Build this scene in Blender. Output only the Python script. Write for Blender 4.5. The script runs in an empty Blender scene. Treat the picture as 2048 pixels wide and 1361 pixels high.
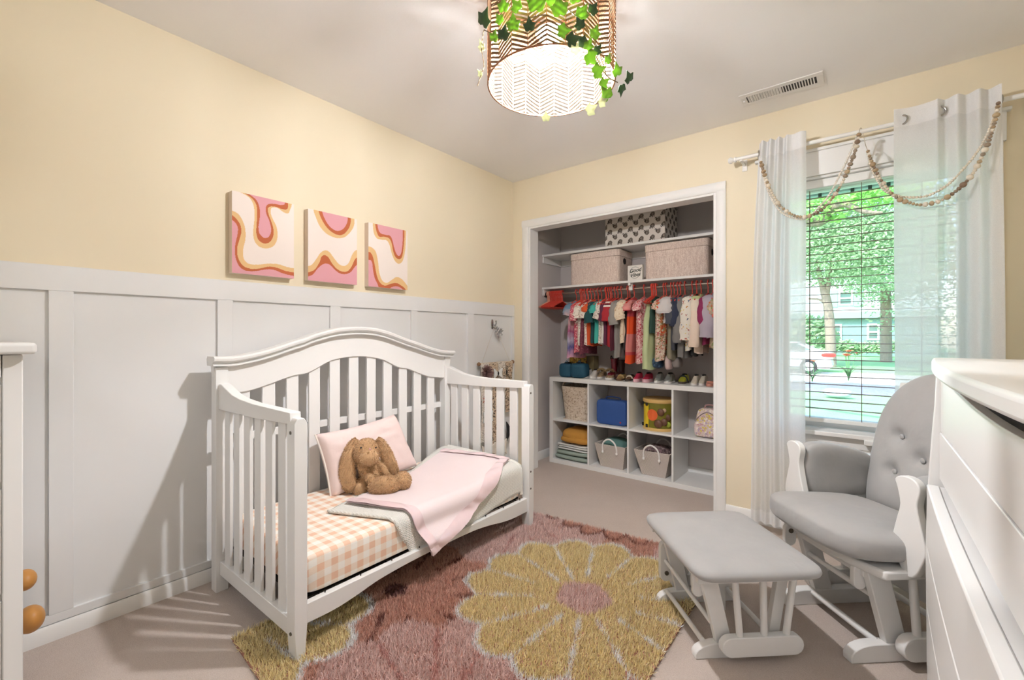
import bpy, bmesh, math, random
import numpy as np
from mathutils import Vector, Matrix, noise as mnoise
random.seed(7)
R = math.radians
PI = math.pi
SC = bpy.context.scene
COL = SC.collection

# ---------------------------------------------------------------- camera, sky, sun, exposure
cam_data = bpy.data.cameras.new('camera')
cam_data.sensor_width = 36.0
cam_data.lens = 890.0 / 2048.0 * 36.0
cam_data.shift_y = -8.5 / 2048.0
cam_data.clip_start = 0.02
cam = bpy.data.objects.new('camera', cam_data)
cam.location = (0, 0, 1.14)
cam.rotation_euler = (R(90), 0, R(38.3))
COL.objects.link(cam)
SC.camera = cam

SC.view_settings.view_transform = 'Standard'
SC.view_settings.look = 'None'
SC.view_settings.gamma = 1.0
SC.view_settings.use_curve_mapping = False
SC.view_settings.exposure = 0.85

world = bpy.data.worlds.new('world')
SC.world = world
world.use_nodes = True
_nt = world.node_tree
_bg = _nt.nodes['Background']
_sky = _nt.nodes.new('ShaderNodeTexSky')
_sky.sky_type = 'NISHITA'
_sky.sun_disc = False
_sky.sun_elevation = R(50)
_sky.sun_rotation = R(200)
_sky.air_density = 1.0
_nt.links.new(_sky.outputs[0], _bg.inputs[0])
_bg.inputs[1].default_value = 0.5

sun_data = bpy.data.lights.new('sun', 'SUN')
sun_data.energy = 3.6
sun_data.angle = R(1.0)
sun_data.color = (1.0, 0.95, 0.86)
sun = bpy.data.objects.new('sun', sun_data)
sun.rotation_euler = (R(42), 0, R(-25))      # shines from behind the house onto the street
COL.objects.link(sun)

BULB_STRENGTH = 1750.0
HALL_FILL_STRENGTH = 4.5                          # added fill light on the unseen hallway ceiling behind the camera

# ---------------------------------------------------------------- materials
def lin(c):
    if isinstance(c, str):
        c = c.lstrip('#'); c = tuple(int(c[i:i+2], 16) / 255 for i in (0, 2, 4))
    return tuple(((x / 12.92) if x <= 0.04045 else ((x + 0.055) / 1.055) ** 2.4) for x in c[:3]) + (1.0,)

class NT:
    """thin wrapper for building node trees"""
    def __init__(s, m):
        m.use_nodes = True
        s.t = m.node_tree; s.b = s.t.nodes['Principled BSDF']; s.out = s.t.nodes['Material Output']
    def n(s, typ, **kw):
        nd = s.t.nodes.new('ShaderNode' + typ)
        for k, v in kw.items(): setattr(nd, k, v)
        return nd
    def l(s, a, b): s.t.links.new(a, b)
    def coord(s, kind='Object'):
        return s.n('TexCoord').outputs[kind]
    def ramp(s, fac, stops, interp='LINEAR'):
        r = s.n('ValToRGB'); e = r.color_ramp; e.interpolation = interp
        while len(e.elements) < len(stops): e.elements.new(0.5)
        for el, (p, c) in zip(e.elements, stops): el.position = p; el.color = lin(c)
        s.l(fac, r.inputs[0]); return r.outputs[0]
    def noise(s, scale, detail=2, co=None, rough=0.5):
        x = s.n('TexNoise'); x.inputs['Scale'].default_value = scale; x.inputs['Detail'].default_value = detail
        x.inputs['Roughness'].default_value = rough
        s.l(co or s.coord(), x.inputs['Vector']); return x
    def bump(s, h, strength=0.3, dist=0.01):
        b = s.n('Bump'); b.inputs['Strength'].default_value = strength; b.inputs['Distance'].default_value = dist
        s.l(h, b.inputs['Height']); s.l(b.outputs[0], s.b.inputs['Normal'])

MC = {}
def mat(name, col, rough=0.55, metal=0.0, var=0.0, vscale=8.0, bump=0.0, bscale=60.0, bdist=0.004, sheen=0.0, spec=0.5, coat=0.0, sss=0.0, trans=0.0):
    if name in MC: return MC[name]
    m = bpy.data.materials.new(name); t = NT(m); b = t.b
    c = lin(col)
    b.inputs['Base Color'].default_value = c
    b.inputs['Roughness'].default_value = rough
    b.inputs['Metallic'].default_value = metal
    b.inputs['Specular IOR Level'].default_value = spec
    if sheen: b.inputs['Sheen Weight'].default_value = sheen; b.inputs['Sheen Roughness'].default_value = 0.4
    if coat: b.inputs['Coat Weight'].default_value = coat
    nz = t.noise(vscale, 3)
    mix = t.n('Mix', data_type='RGBA'); mix.inputs[6].default_value = tuple(x * (1 - var) for x in c[:3]) + (1,)
    mix.inputs[7].default_value = tuple(min(1, x * (1 + var)) for x in c[:3]) + (1,)
    t.l(nz.outputs[0], mix.inputs[0]); t.l(mix.outputs[2], b.inputs['Base Color'])
    if bump:
        t.bump(t.noise(bscale, 3).outputs[0], bump, bdist)
    if trans:
        tr = t.n('BsdfTranslucent'); t.l(mix.outputs[2], tr.inputs[0])
        ms = t.n('MixShader'); ms.inputs[0].default_value = trans
        t.l(b.outputs[0], ms.inputs[1]); t.l(tr.outputs[0], ms.inputs[2]); t.l(ms.outputs[0], t.out.inputs[0])
    MC[name] = m
    return m

def mat_floral(name, base, cols, scale=40.0, thr=0.45, rough=0.8):
    """scattered voronoi blotches of several colours on a ground"""
    if name in MC: return MC[name]
    m = bpy.data.materials.new(name); t = NT(m); t.b.inputs['Roughness'].default_value = rough
    co = t.coord()
    wv = t.noise(scale * 1.3, 2, co); add = t.n('VectorMath', operation='MULTIPLY_ADD')
    add.inputs[1].default_value = (0.03, 0.03, 0.03); t.l(wv.outputs['Color'], add.inputs[0]); t.l(co, add.inputs[2])
    v = t.n('TexVoronoi'); v.inputs['Scale'].default_value = scale; t.l(add.outputs[0], v.inputs['Vector'])
    sep = t.n('SeparateColor'); t.l(v.outputs['Color'], sep.inputs[0])
    n = len(cols)
    pal = t.ramp(sep.outputs[0], [(i / n, c) for i, c in enumerate(cols)], 'CONSTANT')
    mk = t.n('Math', operation='LESS_THAN'); mk.inputs[1].default_value = thr; t.l(v.outputs['Distance'], mk.inputs[0])
    mix = t.n('Mix', data_type='RGBA'); mix.inputs[6].default_value = lin(base)
    t.l(mk.outputs[0], mix.inputs[0]); t.l(pal, mix.inputs[7]); t.l(mix.outputs[2], t.b.inputs['Base Color'])
    MC[name] = m
    return m

def mat_bands(name, bands, z0, z1, rough=0.8, var=None):
    """flat colour bands by the object's own height"""
    if name in MC: return MC[name]
    m = bpy.data.materials.new(name); t = NT(m); t.b.inputs['Roughness'].default_value = rough
    sx = t.n('SeparateXYZ'); t.l(t.coord(), sx.inputs[0])
    mr = t.n('MapRange'); mr.inputs[1].default_value = z0; mr.inputs[2].default_value = z1; t.l(sx.outputs[2], mr.inputs[0])
    c = t.ramp(mr.outputs[0], bands, 'CONSTANT' if not var else 'LINEAR')
    t.l(c, t.b.inputs['Base Color'])
    MC[name] = m
    return m

def mat_attr(name, rough=0.8, attr='Col', bump=0.0, bscale=200.0, sheen=0.0, trans=0.0):
    if name in MC: return MC[name]
    m = bpy.data.materials.new(name); t = NT(m); t.b.inputs['Roughness'].default_value = rough
    if sheen: t.b.inputs['Sheen Weight'].default_value = sheen
    a = t.n('Attribute'); a.attribute_name = attr; t.l(a.outputs[0], t.b.inputs['Base Color'])
    if bump: t.bump(t.noise(bscale, 2).outputs[0], bump, 0.002)
    MC[name] = m
    return m

def mat_emit(name, col, strength):
    m = bpy.data.materials.new(name); t = NT(m)
    e = t.n('Emission'); e.inputs[0].default_value = lin(col); e.inputs[1].default_value = strength
    t.l(e.outputs[0], t.out.inputs[0]); return m

# ---------------------------------------------------------------- mesh building
WM = {}          # world matrix of every empty / object we make

class MB:
    def __init__(s): s.v = []; s.f = []; s.c = None
    def add(s, vs, fs, M=None):
        o = len(s.v)
        if M is not None: vs = [M @ Vector(p) for p in vs]
        s.v.extend([tuple(p) for p in vs]); s.f.extend([tuple(i + o for i in f) for f in fs]); return s
    def box(s, a, b, M=None):
        x0, y0, z0 = a; x1, y1, z1 = b
        x0, x1 = min(x0, x1), max(x0, x1); y0, y1 = min(y0, y1), max(y0, y1); z0, z1 = min(z0, z1), max(z0, z1)
        vs = [(x0,y0,z0),(x1,y0,z0),(x1,y1,z0),(x0,y1,z0),(x0,y0,z1),(x1,y0,z1),(x1,y1,z1),(x0,y1,z1)]
        return s.add(vs, [(0,3,2,1),(4,5,6,7),(0,1,5,4),(1,2,6,5),(2,3,7,6),(3,0,4,7)], M)
    def prism(s, poly, fn, d0, d1, M=None):
        n = len(poly)
        vs = [fn(a, b, d0) for a, b in poly] + [fn(a, b, d1) for a, b in poly]
        fs = [tuple(range(n - 1, -1, -1)), tuple(range(n, 2 * n))] + [(i, (i+1) % n, n + (i+1) % n, n + i) for i in range(n)]
        return s.add(vs, fs, M)
    def tube(s, pts, r, n=8, closed=False, caps=True, flat=1.0, M=None):
        pts = [Vector(p) for p in pts]; m = len(pts)
        rs = r if isinstance(r, (list, tuple)) else [r] * m
        tang = []
        for i in range(m):
            a = pts[(i - 1) % m] if (closed or i > 0) else pts[i]
            b = pts[(i + 1) % m] if (closed or i < m - 1) else pts[i]
            d = b - a; tang.append(d.normalized() if d.length > 1e-9 else Vector((0, 0, 1)))
        up = Vector((0, 0, 1)) if abs(tang[0].z) < 0.9 else Vector((1, 0, 0))
        nrm = (up - tang[0] * up.dot(tang[0])).normalized()
        vs = []
        for i in range(m):
            nrm = (nrm - tang[i] * nrm.dot(tang[i]))
            nrm = nrm.normalized() if nrm.length > 1e-6 else tang[i].orthogonal().normalized()
            bi = tang[i].cross(nrm)
            for k in range(n):
                t = 2 * PI * k / n
                vs.append(pts[i] + (nrm * math.cos(t) * flat + bi * math.sin(t)) * rs[i])
        fs = []
        for i in range(m if closed else m - 1):
            j = (i + 1) % m
            for k in range(n):
                k2 = (k + 1) % n
                fs.append((i*n + k, i*n + k2, j*n + k2, j*n + k))
        if caps and not closed:
            fs.append(tuple(range(n - 1, -1, -1))); fs.append(tuple(range((m-1)*n, m*n)))
        return s.add(vs, fs, M)
    def lathe(s, prof, c=(0,0,0), n=24, M=None, sx=1.0, sy=1.0, a0=0.0, a1=2*PI):
        full = abs(a1 - a0 - 2*PI) < 1e-6
        k = n if full else n + 1
        vs = []
        for r, z in prof:
            for i in range(k):
                t = a0 + (a1 - a0) * i / n
                vs.append((c[0] + r*math.cos(t)*sx, c[1] + r*math.sin(t)*sy, c[2] + z))
        fs = []
        for j in range(len(prof) - 1):
            for i in range(n):
                i2 = (i + 1) % k
                fs.append((j*k + i, j*k + i2, (j+1)*k + i2, (j+1)*k + i))
        if full:
            if prof[0][0] > 1e-6: fs.append(tuple(range(k - 1, -1, -1)))
            if prof[-1][0] > 1e-6: fs.append(tuple(range((len(prof)-1)*k, len(prof)*k)))
        return s.add(vs, fs, M)
    def grid(s, fn, nu, nv, closed_u=False, M=None):
        ku = nu if closed_u else nu + 1
        vs = [fn(i / nu, j / nv) for j in range(nv + 1) for i in range(ku)]
        fs = []
        for j in range(nv):
            for i in range(nu):
                i2 = (i + 1) % ku
                fs.append((j*ku + i, j*ku + i2, (j+1)*ku + i2, (j+1)*ku + i))
        return s.add(vs, fs, M)
    def sell(s, c, r, e1=1.0, e2=1.0, nu=24, nv=14, M=None, fn=None):
        """superellipsoid: e near 0 boxy, 1 round"""
        def pw(x, e): return math.copysign(abs(x) ** e, x)
        vs = []
        for j in range(nv + 1):
            ph = -PI/2 + PI * j / nv
            for i in range(nu):
                th = 2*PI * i / nu
                p = Vector((r[0]*pw(math.cos(ph), e1)*pw(math.cos(th), e2), r[1]*pw(math.cos(ph), e1)*pw(math.sin(th), e2), r[2]*pw(math.sin(ph), e1)))
                if fn: p = fn(p)
                vs.append(p)
        fs = []
        for j in range(nv):
            for i in range(nu):
                i2 = (i+1) % nu
                fs.append((j*nu+i, j*nu+i2, (j+1)*nu+i2, (j+1)*nu+i))
        T = Matrix.Translation(c)
        return s.add(vs, fs, (T @ M) if M is not None else T)
    def ball(s, c, r, nu=12, nv=8, M=None):
        r = r if isinstance(r, (tuple, list)) else (r, r, r)
        return s.sell(c, r, 1, 1, nu, nv, M)
    def build(s, name, m, parent=None, bevel=0.0, seg=2, smooth=40, local=False, loc=None, sub=0, colors=None, weld=True, doubles=1e-5):
        me = bpy.data.meshes.new(name)
        vs = s.v
        if parent is not None:
            if not local:
                Mi = WM[parent.name].inverted(); vs = [Mi @ Vector(p) for p in vs]
            W = WM[parent.name]; L = Vector((0, 0, 0))
        else:
            if loc is None:
                a = np.array(vs); lo = a.min(0); hi = a.max(0); loc = ((lo[0]+hi[0])/2, (lo[1]+hi[1])/2, lo[2])
            L = Vector(loc); W = Matrix.Translation(L)
            if not local: vs = [Vector(p) - L for p in vs]
        me.from_pydata([tuple(p) for p in vs], [], s.f)
        if colors is not None:
            ca = me.color_attributes.new('Col', 'FLOAT_COLOR', 'POINT')
            ca.data.foreach_set('color', np.asarray(colors, dtype=np.float32).ravel())
        if weld and colors is None:
            bm = bmesh.new(); bm.from_mesh(me)
            bmesh.ops.remove_doubles(bm, verts=bm.verts, dist=doubles)
            bmesh.ops.recalc_face_normals(bm, faces=bm.faces)
            bm.to_mesh(me); bm.free()
        me.materials.append(m)
        if smooth:
            me.polygons.foreach_set('use_smooth', [True] * len(me.polygons))
            me.set_sharp_from_angle(angle=R(smooth))
        o = bpy.data.objects.new(name, me); COL.objects.link(o)
        if parent is not None: o.parent = parent
        else: o.location = L
        WM[o.name] = W
        if bevel:
            b = o.modifiers.new('bevel', 'BEVEL'); b.width = bevel; b.segments = seg; b.limit_method = 'ANGLE'; b.angle_limit = R(35)
        if sub:
            b = o.modifiers.new('subdivision', 'SUBSURF'); b.levels = sub; b.render_levels = sub
        return o

def tag(o, label=None, cat=None, group=None, kind=None):
    if label: o['label'] = label
    if cat: o['category'] = cat
    if group: o['group'] = group
    if kind: o['kind'] = kind
    return o

def thing(name, label, cat, loc=(0, 0, 0), rz=0.0, group=None):
    o = bpy.data.objects.new(name, None); COL.objects.link(o)
    o.location = loc; o.rotation_euler = (0, 0, rz); o.empty_display_size = 0.05
    WM[o.name] = Matrix.Translation(loc) @ Matrix.Rotation(rz, 4, 'Z')
    return tag(o, label, cat, group)

def struct(name, mb, m, bevel=0.0, **kw):
    o = mb.build(name, m, bevel=bevel, **kw); o['kind'] = 'structure'; return o

def copy_tree(o, parent=None):
    c = o.copy(); COL.objects.link(c)
    if parent is not None: c.parent = parent
    WM[c.name] = WM[o.name]
    for k in list(o.children): copy_tree(k, c)
    return c

def place(o, loc, rz=None):
    o.location = loc
    if rz is not None: o.rotation_euler = (0, 0, rz)
    WM[o.name] = Matrix.Translation(loc) @ Matrix.Rotation(o.rotation_euler[2], 4, 'Z')

def spline(pts, n=8, closed=False):
    P = [Vector(p) for p in pts]; m = len(P); out = []
    rng = range(m if closed else m - 1)
    for i in rng:
        if closed: a, b, c, d = P[(i-1) % m], P[i], P[(i+1) % m], P[(i+2) % m]
        else: a, b, c, d = P[max(i-1, 0)], P[i], P[i+1], P[min(i+2, m-1)]
        for k in range(n):
            t = k / n
            out.append(0.5 * ((2*b) + (c - a)*t + (2*a - 5*b + 4*c - d)*t*t + (3*b - a - 3*c + d)*t*t*t))
    if not closed: out.append(P[-1])
    return out

def lerp(a, b, t): return a + (b - a) * t
def interp(x, xs, ys): return float(np.interp(x, xs, ys))

# point on the camera's ray through a photo position, at distance t along the view axis: used to read real positions off the photograph
_s, _c = math.sin(R(38.3)), math.cos(R(38.3))
def ray(px, py):
    a = (px - 1024) / 890.0; b = -(py - 672) / 890.0
    return Vector((_c*a - _s, _s*a + _c, b))
def atX(px, py, x): d = ray(px, py); return Vector((0, 0, 1.14)) + d * (x / d.x)
def atY(px, py, y): d = ray(px, py); return Vector((0, 0, 1.14)) + d * (y / d.y)
def atZ(px, py, z): d = ray(px, py); return Vector((0, 0, 1.14)) + d * ((z - 1.14) / d.z)
def atT(px, py, t): return Vector((0, 0, 1.14)) + ray(px, py) * t

# ---------------------------------------------------------------- room shell
m_white = mat('white_trim_paint', '#ECEBE8', 0.45, var=0.015, vscale=3)
m_panel = mat('white_wainscot_paint', '#E6E6E5', 0.5, var=0.015, vscale=2)
m_wall = mat('cream_yellow_wall_paint', '#EBDFC4', 0.75, var=0.02, vscale=2.0, bump=0.08, bscale=250, bdist=0.001)
m_ceil = mat('flat_white_ceiling_paint', '#F4F2F0', 0.9, var=0.015, vscale=3, bump=0.15, bscale=120, bdist=0.002)
m_closet = mat('pale_grey_closet_paint', '#CFC8C5', 0.8, var=0.02, vscale=3)
m_cfurn = mat('white_furniture_lacquer', '#E8E7E4', 0.35, var=0.01, vscale=3)

def carpet_material():
    m = bpy.data.materials.new('beige_carpet'); t = NT(m); t.b.inputs['Roughness'].default_value = 1.0
    t.b.inputs['Specular IOR Level'].default_value = 0.1
    co = t.coord()
    n1 = t.noise(420, 2, co); n2 = t.noise(3.0, 4, co)
    c1 = t.ramp(n1.outputs[0], [(0.25, '#B4A59A'), (0.75, '#D9CCC2')])
    c2 = t.ramp(n2.outputs[0], [(0.3, '#BFB0A5'), (0.7, '#CDBFB5')])
    mx = t.n('Mix', data_type='RGBA'); mx.inputs[0].default_value = 0.5
    t.l(c1, mx.inputs[6]); t.l(c2, mx.inputs[7]); t.l(mx.outputs[2], t.b.inputs['Base Color'])
    t.bump(n1.outputs[0], 0.6, 0.006)
    return m
m_carpet = carpet_material()

XL, XR, YB, YF, ZC = -2.385, 0.67, 3.05, -0.45, 2.475
struct('floor', MB().box((-2.55, -2.4, -0.12), (0.82, 3.8, 0.0)), m_carpet)
struct('ceiling', MB().box((-2.55, -2.4, ZC), (0.82, 3.9, ZC + 0.12)), m_ceil)
struct('wall_left', MB().box((-2.55, YF - 0.1, 0.0), (XL - 0.012, YB, ZC)), m_wall)
struct('wall_right', MB().box((XR, -2.4, 0.0), (XR + 0.12, 3.25, ZC)), m_wall)
# back wall with the closet opening and the window opening
WX0, WX1, WZ0, WZ1 = -0.40, 0.42, 0.61, 2.045
bw = MB()
bw.box((-2.55, YB, 0), (-2.225, YB + 0.11, ZC))
bw.box((-2.225, YB, 2.06), (-0.741, YB + 0.11, ZC))
bw.box((-0.741, YB, 0), (WX0, YB + 0.20, ZC))
bw.box((WX0, YB, 0), (WX1, YB + 0.20, WZ0 - 0.012))
bw.box((WX0, YB, WZ1), (WX1, YB + 0.20, ZC))
bw.box((WX1, YB, 0), (XR, YB + 0.20, ZC))
struct('wall_back', bw, m_wall)
fw = MB()
fw.box((-2.55, YF - 0.1, 0), (-1.75, YF, ZC)); fw.box((0.15, YF - 0.1, 0), (XR, YF, ZC)); fw.box((-1.75, YF - 0.1, 2.05), (0.15, YF, ZC))
struct('wall_front', fw, m_wall)
# hallway beyond the wide doorway the camera stands in
struct('wall_hall_left', MB().box((-2.55, -2.4, 0), (-2.45, YF - 0.1, ZC)), m_panel)
struct('wall_hall_end', MB().box((-2.45, -2.4, 0), (XR, -2.3, ZC)), m_panel)
# closet box
struct('wall_closet_left', MB().box((-2.55, YB + 0.11, 0), (-2.345, 3.8, ZC)), m_closet)
struct('wall_closet_back', MB().box((-2.345, 3.745, 0), (-0.69, 3.8, ZC)), m_closet)
struct('wall_closet_right', MB().box((-0.69, YB + 0.20, 0), (-0.60, 3.8, ZC)), m_closet)

# wainscot on the left wall
tn = 0
def trim(mb, m=m_panel, bevel=0.0015):
    global tn
    tn += 1
    return struct('trim_%d' % tn, mb, m, bevel)
trim(MB().box((XL - 0.0125, YF, 0.0), (XL - 0.009, YB, 1.39)))             # flat panel sheet
trim(MB().box((XL - 0.012, YF, 1.31), (XL + 0.004, YB, 1.405)))                   # cap rail
trim(MB().box((XL - 0.012, YF, 0.062), (XL + 0.004, YB, 0.095)))                  # bottom rail
for a, b in ((-0.33, -0.265), (0.231, 0.298), (0.784, 0.848), (1.347, 1.409), (1.925, 1.968 + 0.01), (2.469, 2.536), (3.02, 3.05)):
    trim(MB().box((XL - 0.012, a, 0.0952), (XL + 0.004, b, 1.3098)))
def base_prof(z1=0.06, d=0.014):
    return [(0, 0), (d, 0), (d, z1 - 0.012), (d * 0.5, z1), (0, z1)]
struct('baseboard_left', MB().prism(base_prof(), lambda a, b, d: (XL + 0.0 + a, d, b), YF, YB), m_white)
struct('baseboard_back', MB().prism(base_prof(0.075), lambda a, b, d: (d, YB - a, b), -0.682, XR), m_white)
struct('baseboard_right', MB().prism(base_prof(0.075), lambda a, b, d: (XR - a, d, b), YF, YB), m_white)
struct('baseboard_closet_left', MB().prism(base_prof(0.075), lambda a, b, d: (-2.345 + a, d, b), YB + 0.11, 3.745), m_white)
struct('baseboard_closet_back', MB().prism(base_prof(0.075), lambda a, b, d: (d, 3.745 - a, b), -2.345, -0.69), m_white)
# closet casing: legs, header and jamb lining
cz = 2.06; y0 = YB - 0.016
def casing_prof(w): return [(0, 0), (w, 0), (w, 0.010), (w * 0.8, 0.016), (w * 0.2, 0.016), (0, 0.008)]
trim(MB().prism(casing_prof(0.068), lambda a, b, d: (-2.293 + a, YB - b, d), 0, cz), m_white)
trim(MB().prism(casing_prof(0.059), lambda a, b, d: (-0.741 + a, YB - b, d), 0, cz), m_white)
trim(MB().prism(casing_prof(0.062), lambda a, b, d: (d, YB - b, cz - 0.001 + a), -2.293, -0.682), m_white)
trim(MB().box((-2.226, YB - 0.004, 0), (-2.210, YB + 0.113, cz)), m_white)
trim(MB().box((-0.757, YB - 0.004, 0), (-0.740, YB + 0.203, cz)), m_white)
trim(MB().box((-2.2098, YB - 0.004, cz - 0.016), (-0.7572, YB + 0.113, cz)), m_white)
# window casing
trim(MB().box((WX0 - 0.09, YB - 0.018, WZ0), (WX0 + 0.004, YB, WZ1)), m_white)
trim(MB().box((WX1 - 0.004, YB - 0.018, WZ0), (WX1 + 0.09, YB, WZ1)), m_white)
trim(MB().box((WX0 - 0.10, YB - 0.02, WZ1), (WX1 + 0.10, YB, WZ1 + 0.135)).box((WX0 - 0.115, YB - 0.034, WZ1 + 0.1352), (WX1 + 0.115, YB, WZ1 + 0.15)), m_white)
trim(MB().box((WX0 - 0.11, YB - 0.05, WZ0 - 0.025), (WX1 + 0.11, YB + 0.10, WZ0)), m_white, 0.004)
trim(MB().box((WX0 - 0.09, YB - 0.018, WZ0 - 0.085), (WX1 + 0.09, YB, WZ0 - 0.0252)), m_white)
trim(MB().box((WX0 - 0.09, YB - 0.012, WZ0 - 0.19), (WX1 + 0.09, YB, WZ0 - 0.0852)), m_white)
# window reveal lining
trim(MB().box((WX0, YB, WZ0), (WX0 + 0.012, YB + 0.2, WZ1)).box((WX1 - 0.012, YB, WZ0), (WX1, YB + 0.2, WZ1)).box((WX0 + 0.0121, YB, WZ1 - 0.012), (WX1 - 0.0121, YB + 0.2, WZ1)), m_white)

def glass_material():
    m = bpy.data.materials.new('window_glass'); t = NT(m)
    tr = t.n('BsdfTransparent'); tr.inputs[0].default_value = (0.97, 0.99, 0.98, 1)
    gl = t.n('BsdfGlossy'); gl.inputs['Roughness'].default_value = 0.02
    fr = t.n('Fresnel'); fr.inputs[0].default_value = 1.3
    ms = t.n('MixShader'); t.l(fr.outputs[0], ms.inputs[0]); t.l(tr.outputs[0], ms.inputs[1]); t.l(gl.outputs[0], ms.inputs[2])
    t.l(ms.outputs[0], t.out.inputs[0]); return m
m_glass = glass_material()
# the window itself: frame, two sashes, panes
wf = MB(); gy0, gy1 = YB + 0.10, YB + 0.17
for a, b in (((WX0 + 0.012, WZ0), (WX0 + 0.045, WZ1 - 0.012)), ((WX1 - 0.045, WZ0), (WX1 - 0.012, WZ1 - 0.012)), ((WX0 + 0.0451, WZ0), (WX1 - 0.0451, WZ0 + 0.05)), ((WX0 + 0.0451, WZ1 - 0.055), (WX1 - 0.0451, WZ1 - 0.012))):
    wf.box((a[0], gy0, a[1]), (b[0], gy1, b[1]))
win = tag(wf.build('window_1', m_white, bevel=0.002), kind='structure')
MB().box((WX0 + 0.04, YB + 0.135, WZ0 + 0.045), (WX1 - 0.04, YB + 0.139, WZ1 - 0.045)).build('window_pane', m_glass, win)

qk = atY(1745, 887, YB - 0.05)
wk = MB().box((qk.x - 0.035, YB - 0.060, qk.z - 0.016), (qk.x + 0.035, YB - 0.020, qk.z + 0.012)).build('crank_handle', m_white, win, 0.004)

# ---------------------------------------------------------------- crib
def cboxes(*bs):
    m = MB()
    for a, b in bs: m.box(a, b)
    return m
crib = thing('toddler_crib', 'white convertible crib with arched slatted headboard and an open front, standing along the panelled wall', 'crib', (-1.91, 1.45, 0.0))
CB = 0.0022
fX = -1.545           # front face of the front posts
def front_post(y0, y1):
    poly = [(y0 + 0.006, 0.0), (y1 - 0.008, 0.0), (y1, 0.12), (y1, 0.832), (y1 - 0.012, 0.85), (y0 + 0.012, 0.85), (y0, 0.832), (y0, 0.12)]
    m = MB().prism(poly, lambda a, b, d: (d, a, b), fX - 0.056, fX)
    return m
RUGZ = 0.0
p = front_post(0.742, 0.788).build('front_post', m_cfurn, crib, CB)
p = front_post(2.118, 2.166).build('front_post', m_cfurn, crib, CB)
def back_post(y0, y1):
    return MB().box((-2.300, y0, 0.0), (-2.245, y1, 1.0))
back_post(0.732, 0.782).build('back_post', m_cfurn, crib, CB)
back_post(2.105, 2.155).build('back_post', m_cfurn, crib, CB)
# headboard panel
top = [(0.725, 1.018), (0.814, 1.018), (0.944, 1.044), (1.063, 1.082), (1.12, 1.098), (1.17, 1.118), (1.276, 1.146), (1.36, 1.157), (1.445, 1.160), (1.53, 1.155), (1.62, 1.137), (1.70, 1.112), (1.77, 1.090), (1.857, 1.066), (1.95, 1.038), (2.05, 1.015), (2.162, 1.006)]
bot = [(0.77, 0.880), (0.86, 0.880), (0.95, 0.901), (1.04, 0.928), (1.09, 0.940), (1.14, 0.944), (1.19, 0.962), (1.276, 1.003), (1.36, 1.018), (1.445, 1.022), (1.53, 1.014), (1.62, 0.993), (1.70, 0.955), (1.75, 0.938), (1.80, 0.930), (1.898, 0.893), (1.99, 0.865), (2.12, 0.850)]
tp = [(p.x, p.y) for p in spline([(a, b, 0) for a, b in top], 4)]
bp = [(p.x, p.y) for p in spline([(a, b, 0) for a, b in bot], 4)]
hp = MB().prism(bp + [(2.155, 0.85), ] + tp[::-1] + [(0.735, 0.88)], lambda a, b, d: (d, a, b), -2.292, -2.256)
hp.build('headboard_panel', m_cfurn, crib, 0.003)
# moulded cap following the top curve
cap = MB()
prof = [(-2.305, 0.0), (-2.226, 0.0), (-2.226, 0.006), (-2.236, 0.010), (-2.236, 0.014), (-2.214, 0.024), (-2.212, 0.034), (-2.220, 0.042), (-2.300, 0.042), (-2.308, 0.03)]
ext = [(0.716, tp[0][1])] + tp + [(2.172, tp[-1][1])]
vs = []; n = len(prof)
for y, z in ext:
    for x, dz in prof: vs.append((x, y, z - 0.012 + dz))
fs = [(i*n + k, i*n + (k+1) % n, (i+1)*n + (k+1) % n, (i+1)*n + k) for i in range(len(ext)-1) for k in range(n)]
fs += [tuple(range(n)), tuple(range((len(ext)-1)*n + n - 1, (len(ext)-1)*n - 1, -1))]
cap.add(vs, fs); cap.build('headboard_cap', m_cfurn, crib, 0)
ys = np.array([q[0] for q in bp]); zs = np.array([q[1] for q in bp])
for i in range(11):
    c = 0.85 + 0.1148 * i
    MB().box((-2.282, c - 0.030, 0.18), (-2.266, c + 0.030, interp(c, ys, zs) + 0.02)).build('slat', m_cfurn, crib, CB)
MB().box((-2.312, 0.78, 0.648), (-2.290, 2.11, 0.684)).build('back_bar', m_cfurn, crib, CB)
MB().box((-2.292, 0.78, 0.12), (-2.256, 2.11, 0.20)).build('back_rail', m_cfurn, crib, CB)
# end panels: curved arm rail, bottom rail, slats
def arm_rail(y0, y1, zf):
    tops = [(-2.300, 0.868), (-2.285, 0.925), (-2.225, 0.926), (-2.18, 0.912), (-2.10, 0.888), (-2.02, 0.877), (-1.90, 0.870), (-1.585, zf), (-1.583, zf - 0.040)]
    bots = [(-1.60, zf - 0.042), (-1.90, 0.815), (-2.245, 0.812), (-2.300, 0.812)]
    return MB().prism(tops + bots, lambda a, b, d: (a, d, b), y0, y1)
SLX = (-2.189, -2.088, -1.983, -1.882, -1.782, -1.675)
for y0, y1, ys0, ys1 in ((0.744, 0.784, 0.757, 0.771), (2.120, 2.160, 2.133, 2.147)):
    arm_rail(y0, y1, 0.868).build('arm_rail', m_cfurn, crib, CB)
    MB().box((-2.246, y0 + 0.004, 0.075), (-1.60, y1 - 0.004, 0.135)).build('end_rail', m_cfurn, crib, CB)
    for x in SLX:
        MB().box((x - 0.029, ys0, 0.125), (x + 0.029, ys1, 0.826)).build('slat', m_cfurn, crib, CB)
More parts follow.
